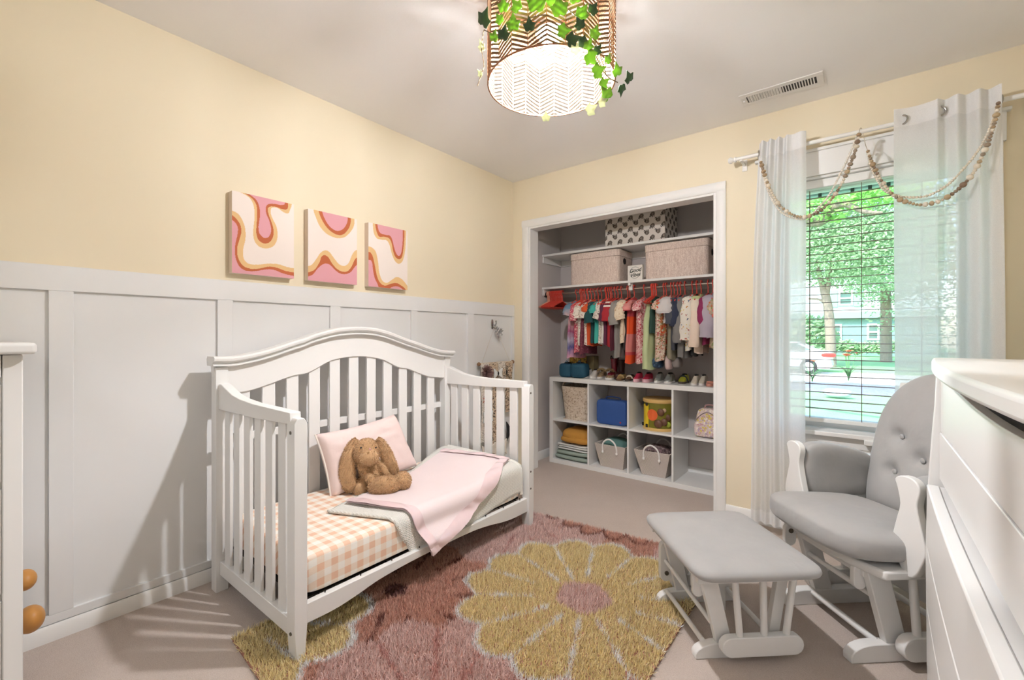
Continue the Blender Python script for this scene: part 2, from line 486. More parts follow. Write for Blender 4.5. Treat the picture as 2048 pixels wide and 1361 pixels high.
# front rail with the arched lower edge
fb = [(0.786, 0.112), (0.90, 0.110), (1.00, 0.122), (1.10, 0.138), (1.25, 0.146), (1.45, 0.148), (1.65, 0.144), (1.78, 0.130), (1.88, 0.113), (1.98, 0.102), (2.12, 0.100)]
fbs = [(p.x, p.y) for p in spline([(a, b, 0) for a, b in fb], 4)]
MB().prism(fbs + [(2.12, 0.178), (0.786, 0.182)], lambda a, b, d: (d, a, b), fX - 0.042, fX - 0.014).build('front_rail', m_cfurn, crib, CB)
m_metal = mat('dark_spring_metal', '#35322F', 0.4, 0.8)
m_bolt = mat('bronze_bolt', '#7A736B', 0.35, 0.9)
sp = MB().box((-2.25, 0.80, 0.172), (-1.612, 2.10, 0.180))
for k in range(9):
    y = 0.86 + k * 0.15; sp.tube([(-1.615, y, 0.176), (-1.585, y, 0.170), (-1.575, y + 0.01, 0.180), (-1.583, y + 0.015, 0.186)], 0.0025, 6)
sp.build('spring_base', m_metal, crib)
for (x, y, z) in ((-1.573, 0.741, 0.800), (-1.573, 0.741, 0.095)):
    MB().tube([(x, y + 0.003, z), (x, y - 0.0015, z)], 0.006, 10).build('bolt', m_bolt, crib)
for z in (0.335, 0.80, 0.235):
    MB().tube([(fX - 0.002, 2.135, z), (fX + 0.0015, 2.135, z)], 0.006, 10).build('bolt', m_bolt, crib)

# mattress in gingham sheet
def gingham():
    m = bpy.data.materials.new('peach_gingham_cotton'); t = NT(m); t.b.inputs['Roughness'].default_value = 0.9
    sx = t.n('SeparateXYZ'); t.l(t.coord(), sx.inputs[0])
    def stripe(o, off=0.0, per=0.055):
        a = t.n('Math', operation='MULTIPLY_ADD'); a.inputs[1].default_value = 1 / per; a.inputs[2].default_value = off + 50; t.l(o, a.inputs[0])
        f = t.n('Math', operation='FRACT'); t.l(a.outputs[0], f.inputs[0])
        g = t.n('Math', operation='LESS_THAN'); g.inputs[1].default_value = 0.5; t.l(f.outputs[0], g.inputs[0]); return g.outputs[0]
    # follow the cloth round the edge: distance across the bed plus drop down the side
    ad = t.n('Math', operation='SUBTRACT'); t.l(sx.outputs[0], ad.inputs[0]); t.l(sx.outputs[2], ad.inputs[1])
    a = stripe(ad.outputs[0]); b = stripe(sx.outputs[1])
    s = t.n('Math', operation='ADD'); t.l(a, s.inputs[0]); t.l(b, s.inputs[1])
    h = t.n('Math', operation='MULTIPLY'); h.inputs[1].default_value = 0.5; t.l(s.outputs[0], h.inputs[0])
    c = t.ramp(h.outputs[0], [(0.0, '#F6F1E8'), (0.3, '#F3E2D0'), (0.8, '#EBC4A8')], 'CONSTANT')
    t.l(c, t.b.inputs['Base Color']); t.bump(t.noise(18, 2).outputs[0], 0.25, 0.01)
    return m
MT = 0.335
mt = MB().sell((-1.918, 1.452, 0.2585), (0.332, 0.652, 0.0765), 0.16, 0.10, 64, 20)
tag(mt.build('mattress', gingham(), smooth=60), 'crib mattress under a peach and white gingham sheet', 'mattress')

# ---------------------------------------------------------------- pendant lamp
LX, LY, LZ0, LR = -0.882, 1.342, 2.042, 0.226
LZ1 = 2.425  # unseen shade top carried up near the ceiling to hide the glow
m_strip = mat('woven_wood_strip', '#86674F', 0.85, var=0.12, vscale=30, spec=0.1)
m_rim = mat('bronze_lamp_wire', '#9A6B4E', 0.4, 0.6)
m_cordw = mat('white_lamp_cord', '#E8E6E2', 0.5)
lamp = thing('pendant_lamp', 'drum pendant lamp of herringbone woven strips hanging from the ceiling', 'lamp', (LX, LY, LZ0))
NSEG = 24
def shade_panel(k):
    """one herringbone column: slanted strips between two ribs, alternating direction"""
    m = MB(); a0 = 2*PI*k/NSEG; a1 = 2*PI*(k+1)/NSEG
    nst = 25; pitch = (LZ1 - LZ0 - 0.012) / nst; lean = 0.018 * (1 if k % 2 else -1)
    rn = random.Random(k)
    for j in range(-1, nst + 1):
        zc = LZ0 + 0.008 + pitch * (j + 0.5); hh = pitch * ((0.21 if zc < 2.25 else 0.34) + 0.07 * rn.random())  # upper strips made wider to block bulb light from the ceiling
        pts = []
        for s in range(4):
            f = s / 3; a = lerp(a0, a1, f); z = zc + lean * (f - 0.5) * 2 * 0.9 + rn.uniform(-0.0006, 0.0006)
            pts.append((a, z))
        vs = []
        for a, z in pts:
            for rr, dz in ((LR - 0.001, -hh), (LR + 0.0008, -hh), (LR + 0.0008, hh), (LR - 0.001, hh)):
                zz = min(max(z + dz, LZ0 + 0.003), LZ1 - 0.003)
                vs.append((LX + rr*math.cos(a), LY + rr*math.sin(a), zz))
        fs = [(s*4+q, s*4+(q+1) % 4, (s+1)*4+(q+1) % 4, (s+1)*4+q) for s in range(3) for q in range(4)] + [(0,1,2,3), (15,14,13,12)]
        if zc - abs(lean) < LZ1 - 0.004 and zc + abs(lean) > LZ0 + 0.004: m.add(vs, fs)
    return m
sh = MB()
for k in range(NSEG):
    q = shade_panel(k); sh.add(q.v, q.f)
shade = sh.build('lamp_shade', m_strip, lamp, weld=False)
ribs = MB()
for k in range(NSEG):
    a = 2*PI*k/NSEG
    ribs.tube([(LX + (LR+0.001)*math.cos(a), LY + (LR+0.001)*math.sin(a), z) for z in (LZ0, LZ1)], 0.0016, 5)
ribs.build('shade_ribs', m_rim, lamp, weld=False)
for z, nm in ((LZ0, 'lower_rim'), (LZ1, 'upper_rim')):
    MB().tube([(LX + LR*math.cos(2*PI*i/64), LY + LR*math.sin(2*PI*i/64), z) for i in range(64)], 0.003, 6, closed=True).build(nm, m_rim, lamp)
sp = MB()
for k in range(3):
    a = 2*PI*k/3 + 0.4; sp.tube([(LX, LY, 2.40), (LX + LR*math.cos(a), LY + LR*math.sin(a), LZ1)], 0.002, 6)
sp.build('spider', m_rim, lamp)
MB().tube([(LX, LY, 2.28), (LX, LY, 2.46)], 0.004, 8).build('cord', m_cordw, lamp)
MB().lathe([(0.0, 0.0), (0.05, 0.0), (0.058, -0.012), (0.02, -0.024), (0.0, -0.025)][::-1], (LX, LY, ZC), 24).build('canopy', m_cordw, lamp)
MB().lathe([(0.0, 0.0), (0.018, 0.0), (0.020, 0.05), (0.0, 0.055)], (LX, LY, 2.25), 16).build('socket', m_cordw, lamp)
MB().lathe([(0.016, 0.020), (0.038, 0.012), (0.054, -0.004), (0.055, -0.008), (0.038, 0.007), (0.016, 0.014)], (LX, LY, 2.236), 24).build('glow_shield', mat('grey_glow_shield', '#6E6C69', 0.6), lamp)  # unseen shield added over the bulb to cut the ceiling glow
m_bulb = mat_emit('lit_bulb', '#F7F7FB', BULB_STRENGTH)
MB().lathe([(0.0, -0.085), (0.018, -0.080), (0.029, -0.062), (0.030, -0.048), (0.022, -0.025), (0.014, 0.0)], (LX, LY, 2.252), 12).build('bulb', m_bulb, lamp)

# fill light panel added on the unseen hallway ceiling to soften the room
hallp = thing('hall_fill_panel', 'added fill light panel on the unseen hallway ceiling outside the door', 'lamp', (-0.8, -1.35, ZC - 0.06))
MB().box((-1.30, -1.80, ZC - 0.02), (-0.30, -0.90, ZC)).build('fill_base', m_white, hallp, 0.003)
MB().sell((-0.8, -1.35, ZC - 0.045), (0.47, 0.42, 0.025), 0.3, 0.3, 24, 6).build('fill_emitter', mat_emit('fill_light_glow', '#F4F6FF', HALL_FILL_STRENGTH), hallp)

# ---------------------------------------------------------------- dresser on the right
def bow(y, y0, y1, d):       # outward bulge of a bowed front
    t = (y - (y0 + y1) / 2) / ((y1 - y0) / 2)
    return d * (1 - t * t)
dr = thing('tall_dresser', 'tall white dresser with a bowed top and stepped plank drawers beside the glider chair', 'dresser', (0.42, 1.25, 0.0))
DY0, DY1 = 0.42, 1.955
DX, DB = 0.160, 0.655
# side panel with flared front edge
side = [(DX + 0.002, 0.0), (DX, 0.10), (DX - 0.003, 0.45), (DX, 0.60), (DX + 0.004, 0.70), (DX + 0.011, 0.82), (DX + 0.018, 0.92), (DX + 0.021, 1.00), (DX + 0.021, 1.035), (DB, 1.035), (DB, 0.0)]
for a in (DY1 - 0.022, DY0):
    MB().prism(side, lambda x, z, d: (x, d, z), a, a + 0.022).build('side_panel', m_cfurn, dr, 0.002)
MB().box((DB - 0.01, DY0 + 0.023, 0.05), (DB, DY1 - 0.023, 1.034)).build('back_panel', m_cfurn, dr)
def strip(z0, z1, xf, d, thick=0.02, rec=0.0):
    """bowed board between the side panels"""
    m = MB(); N = 24; a0, a1 = DY0 + 0.024, DY1 - 0.024
    vs = []
    for i in range(N + 1):
        y = lerp(a0, a1, i / N); x = xf - bow(y, a0, a1, d)
        vs += [(x, y, z0), (x, y, z1), (x + thick, y, z1), (x + thick, y, z0)]
    fs = [(i*4 + k, i*4 + (k+1) % 4, (i+1)*4 + (k+1) % 4, (i+1)*4 + k) for i in range(N) for k in range(4)] + [(0,1,2,3), (N*4+3, N*4+2, N*4+1, N*4)]
    return m.add(vs, fs)
# top rail curves down away from the top board leaving a dark crescent
N = 24; m = MB(); vs = []
a0, a1 = DY0 + 0.024, DY1 - 0.024
for i in range(N + 1):
    y = lerp(a0, a1, i / N); x = DX + 0.030; zt = 1.030 - bow(y, a0, a1, 0.050)
    vs += [(x, y, 0.840), (x, y, zt), (x + 0.02, y, zt), (x + 0.02, y, 0.840)]
m.add(vs, [(i*4 + k, i*4 + (k+1) % 4, (i+1)*4 + (k+1) % 4, (i+1)*4 + k) for i in range(N) for k in range(4)] + [(0,1,2,3), (N*4+3, N*4+2, N*4+1, N*4)])
m.build('top_rail', m_cfurn, dr, 0.0015)
strip(0.69, 0.836, DX + 0.028, 0.0).build('drawer', m_cfurn, dr, 0.002)
# deep lower drawers: the top edge makes a bright ledge
for z0, z1 in ((0.472, 0.668), (0.285, 0.467), (0.09, 0.280)):
    strip(z0, z1, DX - 0.002, 0.012, 0.03).build('drawer', m_cfurn, dr, 0.004)
m = MB()
m.box((DX + 0.012, a0, 0.655), (DX + 0.06, a1, 0.664)); m.build('ledge', m_cfurn, dr)
strip(0.03, 0.086, DX + 0.012, 0.0).build('plinth', m_cfurn, dr, 0.002)
# top board, bowed front
N = 28; pol = []
for i in range(N + 1):
    y = lerp(DY0 - 0.02, DY1 + 0.004, i / N)
    pol.append((DX + 0.014 - bow(y, DY0 - 0.02, DY1 + 0.004, 0.045), y))
pol += [(DB + 0.004, DY1 + 0.004), (DB + 0.004, DY0 - 0.02)]
MB().prism(pol, lambda a, b, d: (a, b, d), 1.037, 1.070).build('top_board', m_cfurn, dr, 0.008, 3)
for z in (0.80, 0.60, 0.40):
    MB().tube([(DX + 0.06, DY1 - 0.001, z), (DX + 0.06, DY1 + 0.0012, z)], 0.004, 8).build('screw_cap', m_bolt, dr)

# ---------------------------------------------------------------- chest at the left edge
ch = thing('white_chest', 'white chest with a rounded overhanging top against the panelled wall', 'chest', (-2.15, -0.15, 0.0))
cx1, cy1 = -1.925, 0.135
MB().box((-2.36, -0.43, 0.03), (cx1 - 0.022, cy1 - 0.02, 1.085)).build('body', m_cfurn, ch, 0.002)
MB().box((cx1 - 0.05, cy1 - 0.04, 0.0), (cx1, cy1, 1.085)).build('corner_post', m_cfurn, ch, 0.003)
MB().box((cx1 - 0.05, -0.43, 0.0), (cx1, -0.39, 1.085)).build('corner_post', m_cfurn, ch, 0.003)
MB().box((-2.36, cy1 - 0.04, 0.0), (-2.31, cy1, 1.085)).build('corner_post', m_cfurn, ch, 0.003)
# arched apron under the top, front and end
ap = [(-0.388, 1.084)] + [(lerp(-0.388, cy1 - 0.042, i / 16), 1.02 + 0.045 * math.sin(PI * i / 16)) for i in range(17)] + [(cy1 - 0.042, 1.084)]
MB().prism(ap, lambda a, b, d: (d, a, b), cx1 - 0.021, cx1 - 0.003).build('apron', m_cfurn, ch, 0.001)
MB().box((-2.375, -0.445, 1.087), (cx1 + 0.042, cy1 + 0.025, 1.120)).build('top_board', m_cfurn, ch, 0.010, 4)
for z0, z1 in ((0.72, 1.0), (0.40, 0.70), (0.08, 0.38)):
    MB().box((cx1 - 0.021, -0.386, z0), (cx1 - 0.006, cy1 - 0.0402, z1)).build('drawer', m_cfurn, ch, 0.003)

# toy with rounded wooden ends peeping out behind the chest
m_wood = mat('honey_wood', '#C48A45', 0.45, var=0.12, vscale=14)
toy = thing('wooden_toy', 'wooden toy with two rounded honey coloured ends peeping out from behind the white chest', 'toy', (-2.28, 0.165, 0.0))
MB().box((-2.35, 0.135, 0.0), (-2.25, 0.155, 0.36)).build('frame', m_cfurn, toy, 0.003)
q1 = atT(50, 1147, 1.58); q2 = atT(50, 1225, 1.55)
MB().ball((-2.27, 0.163, q1.z), (0.042, 0.030, 0.034), 20, 14).build('knob', m_wood, toy)
MB().ball((-2.22, 0.172, q2.z), (0.070, 0.036, 0.044), 20, 14, Matrix.Rotation(R(-25), 4, 'Y')).build('knob', m_wood, toy)

# ---------------------------------------------------------------- glider chair and ottoman
m_grey = mat('grey_velvet', '#A9A8A6', 0.75, var=0.10, vscale=9, bump=0.30, bscale=14, bdist=0.012, sheen=0.35)
m_greyd = m_grey
GA = R(42.1)
def camxy(xc, z): return (_c*xc - _s*z, _s*xc + _c*z)
def cushion(c, r, e1=0.5, e2=0.35, nu=48, nv=16, fn=None, M=None):
    return MB().sell(c, r, e1, e2, nu, nv, M, fn)

ox, oy = camxy(0.76, 1.74)
ott = thing('glider_ottoman', 'gliding ottoman with a flat grey cushion on white spindles, in front of the glider chair', 'ottoman', (ox, oy, 0.0), GA)
L = dict(parent=ott, local=True)
def stadium(x0, x1, z0, z1, n=8):
    r = (z1 - z0) / 2; zc = (z0 + z1) / 2; pts = []
    for i in range(n + 1):
        a = -PI/2 + PI * i / n; pts.append((x1 - r + r*math.cos(a), zc + r*math.sin(a)))
    for i in range(n + 1):
        a = PI/2 + PI * i / n; pts.append((x0 + r + r*math.cos(a), zc + r*math.sin(a)))
    return pts
def foot_poly(x0, x1, h):
    """low sled foot, rounded nose at both ends"""
    return [(x0, 0.0), (x0 - 0.001, h*0.3)] + [(x0 + 0.085*(1-math.cos(PI/2*i/6)), h*0.3 + h*0.7*math.sin(PI/2*i/6)) for i in range(1, 7)] + [(x1 - 0.085*(1-math.cos(PI/2*i/6)), h*0.3 + h*0.7*math.sin(PI/2*i/6)) for i in range(6, 0, -1)] + [(x1 + 0.001, h*0.3), (x1, 0.0)]
XZ = lambda a, b, d: (a, d, b)
for v in (-0.150, 0.175):
    MB().prism(foot_poly(-0.125, 0.21, 0.052), XZ, v - 0.017, v + 0.017).build('sled_foot', m_cfurn, bevel=0.003, **L)
for x in (-0.088, 0.175):
    MB().tube([(x, -0.14, 0.050), (x, 0.165, 0.050)], 0.0095, 10).build('cross_bar', m_cfurn, **L)
for v in (-0.193, 0.218):
    MB().prism(stadium(-0.050, 0.245, 0.028, 0.096), XZ, v - 0.015, v + 0.015).build('hanging_rail', m_cfurn, bevel=0.003, **L)
    # seat side rail, spindles and slanted board
    MB().box((-0.135, v - 0.012, 0.285), (0.215, v + 0.012, 0.312)).build('side_rail', m_cfurn, bevel=0.002, **L)
    for xb, xt in ((0.020, 0.002), (0.108, 0.104), (0.188, 0.215)):
        MB().tube([(xb, v, 0.09), (xt, v, 0.292)], 0.0115, 10).build('spindle', m_cfurn, **L)
for v, sg in ((-0.150, -1), (0.175, 1)):
    # sloping uprights of the base and the swing links hung from them
    MB().prism([(-0.045, 0.045), (0.012, 0.045), (-0.045, 0.288), (-0.105, 0.288)], XZ, v - 0.012 - 0.0, v + 0.012).build('upright', m_cfurn, bevel=0.002, **L)
    MB().prism([(0.140, 0.045), (0.180, 0.045), (0.222, 0.288), (0.182, 0.288)], XZ, v - 0.012, v + 0.012).build('upright', m_cfurn, bevel=0.002, **L)
MB().box((-0.06, -0.14, 0.255), (-0.02, 0.165, 0.283)).build('apron', m_cfurn, bevel=0.002, **L)
MB().box((0.02, 0.02, 0.05), (0.09, 0.035, 0.26)).build('centre_board', m_cfurn, bevel=0.002, **L)
MB().box((-0.01, 0.10, 0.10), (0.17, 0.115, 0.15)).build('stretcher', m_cfurn, bevel=0.002, **L)
MB().tube([(-0.058, -0.15, 0.115), (-0.082, 0.195, 0.165)], 0.008, 10).build('cross_bar', m_cfurn, **L)
lk = MB().prism(stadium(0.075, 0.25, -0.028, 0.028), lambda a, b, d: (-0.078 + b, d, a), 0.193, 0.215)
lk = lk.build('swing_link', m_cfurn, bevel=0.003, **L)
for z in (0.112, 0.222):
    MB().tube([(-0.078, 0.194, z), (-0.078, 0.188, z)], 0.009, 12).build('bolt', m_bolt, **L)
lk = MB().prism(stadium(0.20, 0.30, -0.022, 0.022), lambda a, b, d: (-0.098 + b, d, a), -0.136, -0.120).build('swing_link', m_cfurn, bevel=0.003, **L)
MB().box((-0.15, -0.205, 0.312), (0.24, 0.20, 0.324)).build('seat_board', m_cfurn, bevel=0.002, **L)
def pinch(p):
    return p
cushion((0.045, -0.040, 0.352), (0.222, 0.262, 0.036), 0.75, 0.22, 56, 16).build('cushion', m_grey, smooth=60, **L)

# glider chair: local x runs from the seat front to the back, y away from the camera
gx, gy = camxy(1.20, 1.75)
gl = thing('glider_chair', 'white wooden glider chair with grey tufted cushions in the corner between window and dresser', 'chair', (gx, gy, 0.0), GA)
L = dict(parent=gl, local=True)
for v in (-0.185, 0.150):
    MB().prism(foot_poly(-0.035, 0.52, 0.062), XZ, v - 0.020, v + 0.020).build('sled_foot', m_cfurn, bevel=0.003, **L)
for x in (0.085, 0.42):
    MB().tube([(x, -0.175, 0.052), (x, 0.14, 0.052)], 0.0115, 10).build('cross_bar', m_cfurn, **L)
for v in (-0.235, 0.205):
    MB().prism(stadium(0.110, 0.52, 0.030, 0.112), XZ, v - 0.018, v + 0.018).build('hanging_rail', m_cfurn, bevel=0.003, **L)
    for xb, xt in ((0.175, 0.155), (0.29, 0.285), (0.40, 0.42)):
        MB().tube([(xb, v, 0.105), (xt, v, 0.345)], 0.013, 10).build('spindle', m_cfurn, **L)
for v in (-0.185, 0.150):
    MB().prism([(0.10, 0.055), (0.178, 0.055), (0.105, 0.325), (0.025, 0.325)], XZ, v - 0.014, v + 0.014).build('upright', m_cfurn, bevel=0.003, **L)
    MB().prism([(0.34, 0.055), (0.41, 0.055), (0.46, 0.325), (0.39, 0.325)], XZ, v - 0.014, v + 0.014).build('upright', m_cfurn, bevel=0.003, **L)
    lx = 0.012 if v > 0 else 0.030
    MB().prism(stadium(0.235, 0.33, -0.025, 0.025), lambda a, b, d: (lx + b, d, a), v + 0.016, v + 0.036).build('swing_link', m_cfurn, bevel=0.003, **L)
    if v > 0: MB().tube([(lx, v + 0.018, 0.300), (lx, v + 0.012, 0.300)], 0.010, 12).build('bolt', m_bolt, **L)
MB().box((0.030, -0.18, 0.285), (0.060, 0.15, 0.318)).build('apron', m_cfurn, bevel=0.003, **L)
MB().tube([(0.072, -0.18, 0.215), (0.072, 0.15, 0.215)], 0.010, 10).build('cross_bar', m_cfurn, **L)
MB().box((0.40, -0.18, 0.10), (0.42, 0.15, 0.24)).build('rear_board', m_cfurn, bevel=0.002, **L)
# seat frame with curved front lip
fr = [(-0.012 + 0.045*((y + 0.005)/0.25)**2, y) for y in [lerp(-0.262, 0.248, i/16) for i in range(17)]]
MB().prism(fr + [(0.46, 0.248), (0.46, -0.262)], lambda a, b, d: (a, b, d), 0.315, 0.347).build('seat_frame', m_cfurn, bevel=0.008, seg=3, **L)
# arms: shaped white front posts, padded side panels
def arm_post_poly():
    pr = [(-0.018, 0.0), (0.018, 0.0), (0.045, 0.05), (0.058, 0.10), (0.042, 0.17), (0.030, 0.22), (0.040, 0.27), (0.048, 0.295), (0.030, 0.310), (0.0, 0.314), (-0.028, 0.305), (-0.040, 0.28), (-0.030, 0.23), (-0.042, 0.17), (-0.060, 0.10), (-0.045, 0.05)]
    return [(p.x, p.y) for p in spline([(a, b, 0) for a, b in pr], 3, True)]
for v, sgn, ax in ((0.250, 1, 0.100), (-0.262, -1, 0.128)):
    MB().prism(arm_post_poly(), lambda a, b, d: (ax + d, v + a, 0.335 + b * 1.05), -0.014, 0.014).build('arm_post', m_cfurn, bevel=0.004, seg=3, **L)
    # padded arm: boxy pad, taller at the front, sloping to the back
    def padfn(p, s=sgn):
        t = (p.x + 0.17) / 0.34
        z = p.z
        if z > 0: z -= 0.055 * t * t + 0.01*t
        k = 1.0 + 0.25 * (p.z / 0.12 if p.z > 0 else 0)
        return Vector((p.x, p.y * k, z))
    cushion((ax + 0.187, v - 0.005*sgn, 0.545), (0.172, 0.036, 0.122), 0.42, 0.5, 40, 24, padfn).build('arm_pad', m_grey, smooth=60, **L)
    MB().box((0.15, v - 0.016, 0.345), (0.44, v + 0.016, 0.44)).build('arm_panel', m_cfurn, bevel=0.003, **L)
    MB().box((0.435, v - 0.016, 0.35), (0.462, v + 0.016, 0.60)).build('rear_post', m_cfurn, bevel=0.004, **L)
# seat cushion: pillowy, front edge bowed
def seatfn(p):
    y = p.y / 0.245
    x = p.x
    if x < 0: x -= 0.030 * (1 - y*y) * (-x / 0.22)
    z = p.z + 0.012 * (1 - y*y) * (1 if p.z > 0 else 0) + (0.012 if x < 0 else -0.012) * abs(x) / 0.2
    return Vector((x, p.y, z))
cushion((0.140, -0.006, 0.402), (0.215, 0.250, 0.058), 0.55, 0.42, 64, 20, seatfn).build('seat_cushion', m_grey, smooth=60, **L)
# back: tall arched cushion with buttons, leaning back
TILT = R(13)
buttons = [(-0.105, 0.17), (0.105, 0.17), (-0.105, 0.32), (0.105, 0.32), (0.0, 0.245)]
def back_grid(side):
    N1, N2 = 48, 44
    def fn(u, w):
        h = w * 0.600
        wd = 0.232 * (1 - max(0, (h - 0.30) / 0.265) ** 2.6 * 0.9) ** 0.5 if h < 0.565 else 0.03
        wd = 0.215 + 0.02 * min(1, h / 0.2) if h < 0.30 else max(0.03, 0.235 * math.sqrt(max(0.0, 1 - ((h - 0.30) / 0.301) ** 2.2)))
        y = (u * 2 - 1) * wd
        e = (1 - abs(u*2 - 1) ** 4) ; f = (1 - abs(w*2 - 1) ** 5)
        th = (0.052 * (max(e, 0) ** 0.5) * (max(f, 0) ** 0.5) + 0.006)
        if side > 0:
            for by, bz in buttons:
                dd = math.hypot(y - by, h - bz); th -= 0.030 * math.exp(-(dd / 0.030) ** 2) + 0.014 * math.exp(-(dd / 0.09) ** 2)
            th = max(th, 0.008)
        x = -th * side
        # tilt back
        return (0.400 + x*math.cos(TILT) + h*math.sin(TILT), -0.006 + y, 0.402 + h*math.cos(TILT) - x*math.sin(TILT)*-1*0 )
    return MB().grid(fn, N1, N2)
bk = back_grid(1); b2 = back_grid(-1); o = len(bk.v)
bk.v += b2.v; bk.f += [tuple(i + o for i in f[::-1]) for f in b2.f]
# close the rim between the two faces
N1, N2 = 48, 44; k = N1 + 1
rim = [i for i in range(k)] + [j*k + N1 for j in range(1, N2 + 1)] + [N2*k + i for i in range(N1 - 1, -1, -1)] + [j*k for j in range(N2 - 1, 0, -1)]
for a, b in zip(rim, rim[1:] + rim[:1]): bk.f.append((a, b, b + o, a + o))
bk.build('back_cushion', m_grey, smooth=75, **L)
for by, bz in buttons:
    x = 0.400 - 0.022; MB().ball((x + bz*math.sin(TILT) + 0.004, -0.006 + by, 0.402 + bz*math.cos(TILT)), (0.006, 0.011, 0.011), 10, 6).build('button', m_grey, **L)
MB().prism([(0.43, 0.35), (0.46, 0.35), (0.575, 0.93), (0.55, 0.93)], XZ, -0.215, -0.18).build('back_post', m_cfurn, bevel=0.004, **L)
MB().prism([(0.43, 0.35), (0.46, 0.35), (0.575, 0.93), (0.55, 0.93)], XZ, 0.17, 0.205).build('back_post', m_cfurn, bevel=0.004, **L)

# ---------------------------------------------------------------- blind, rod, curtains, beads
m_slat = mat('white_blind_slat', '#F1F0EC', 0.5, var=0.01)
m_slat_backlit = mat('backlit_slat', '#8B7C68', 0.6, var=0.05)  # white slats coloured darker to stand in for their backlit shade
m_cordb = mat('taupe_blind_cord', '#6E5F50', 0.8)
bl = thing('window_blind', 'white horizontal slat blind lowered over the window with open slats', 'blind', (0.01, YB + 0.06, WZ0))
bx0, bx1, by = WX0 + 0.016, WX1 - 0.016, YB + 0.055
MB().box((bx0, by - 0.022, 1.985), (bx1, by + 0.022, 2.030)).build('headrail', m_slat, bl, 0.003)
MB().box((bx0, by - 0.030, 1.985), (bx1, by - 0.024, 2.032)).build('valance', m_slat, bl, 0.003)
for k in range(27):
    z = 1.935 - 0.0466 * k
    m = MB(); vs = []
    for i in range(5):
        f = i / 4 - 0.5; vs += [(bx0, by + 0.026 * f, z + 0.0022 * (1 - 4*f*f) + 0.001*f), (bx1, by + 0.026 * f, z + 0.0022 * (1 - 4*f*f) + 0.001*f)]
    vs += [(x, y, zz - 0.0016) for x, y, zz in vs]
    fs = [(2*i, 2*i+1, 2*i+3, 2*i+2) for i in range(4)] + [(10+2*i, 12+2*i, 13+2*i, 11+2*i) for i in range(4)] + [(0, 2, 12, 10), (0, 10, 11, 1), (8, 9, 19, 18), (1, 11, 13, 3), (2, 4, 14, 12), (4, 6, 16, 14), (6, 8, 18, 16), (3, 13, 15, 5), (5, 15, 17, 7), (7, 17, 19, 9)]
    m.add(vs, fs).build('slat', m_slat_backlit, bl, weld=False)
MB().box((bx0, by - 0.016, 0.645), (bx1, by + 0.016, 0.668)).build('bottom_rail', m_slat, bl, 0.004)
for x in (-0.245, -0.008, 0.235):
    MB().tube([(x, by - 0.014, 1.98), (x, by - 0.014, 1.2), (x + 0.001, by - 0.014, 0.65)], 0.0017, 5).tube([(x, by + 0.014, 1.98), (x, by + 0.014, 0.65)], 0.0013, 5).build('ladder_cord', m_cordb, bl)

RY, RZ = 2.95, 2.206
m_rod = mat('white_enamel_rod', '#EFEDE8', 0.35)
m_grom = mat('brushed_nickel', '#A9A6A0', 0.35, 0.9)
rod = thing('curtain_rod', 'white curtain rod with end knobs above the window', 'curtain rod', (0.0, RY, RZ - 0.02))
MB().tube([(-0.605, RY, RZ), (0.615, RY, RZ)], 0.011, 14).build('rod', m_rod, rod)
for sx in (-1, 1):
    x0 = -0.603 if sx < 0 else 0.612
    MB().lathe([(0.0, 0.0), (0.015, 0.001), (0.015, 0.010), (0.010, 0.014), (0.018, 0.026), (0.019, 0.034), (0.012, 0.044), (0.0, 0.046)], (0, 0, 0), 16, Matrix.Translation((x0, RY, RZ)) @ Matrix.Rotation(sx * PI/2, 4, 'Y')).build('finial', m_rod, rod)
for x in (-0.575, 0.592):
    MB().box((x - 0.008, RY - 0.012, RZ - 0.020), (x + 0.008, YB, RZ - 0.011)).box((x - 0.014, YB - 0.006, RZ - 0.05), (x + 0.014, YB, RZ + 0.02)).build('bracket', m_rod, rod, 0.002)

def sheer(name, tr, tl, col='#F6F7F8'):
    m = bpy.data.materials.new(name); t = NT(m)
    d = t.n('BsdfDiffuse'); d.inputs[0].default_value = lin(col)
    l = t.n('BsdfTranslucent'); l.inputs[0].default_value = lin(col)
    a = t.n('BsdfTransparent')
    n = t.noise(380, 2); n2 = t.n('Math', operation='MULTIPLY_ADD'); n2.inputs[1].default_value = 0.2; n2.inputs[2].default_value = tr - 0.1; t.l(n.outputs[0], n2.inputs[0])
    m1 = t.n('MixShader'); m1.inputs[0].default_value = tl; t.l(d.outputs[0], m1.inputs[1]); t.l(l.outputs[0], m1.inputs[2])
    m2 = t.n('MixShader'); t.l(n2.outputs[0], m2.inputs[0]); t.l(m1.outputs[0], m2.inputs[1]); t.l(a.outputs[0], m2.inputs[2])
    t.l(m2.outputs[0], t.out.inputs[0]); return m
m_sheer = sheer('white_sheer_voile', 0.14, 0.50)
m_hem = sheer('white_voile_hem', 0.06, 0.30, '#F6F6F6')
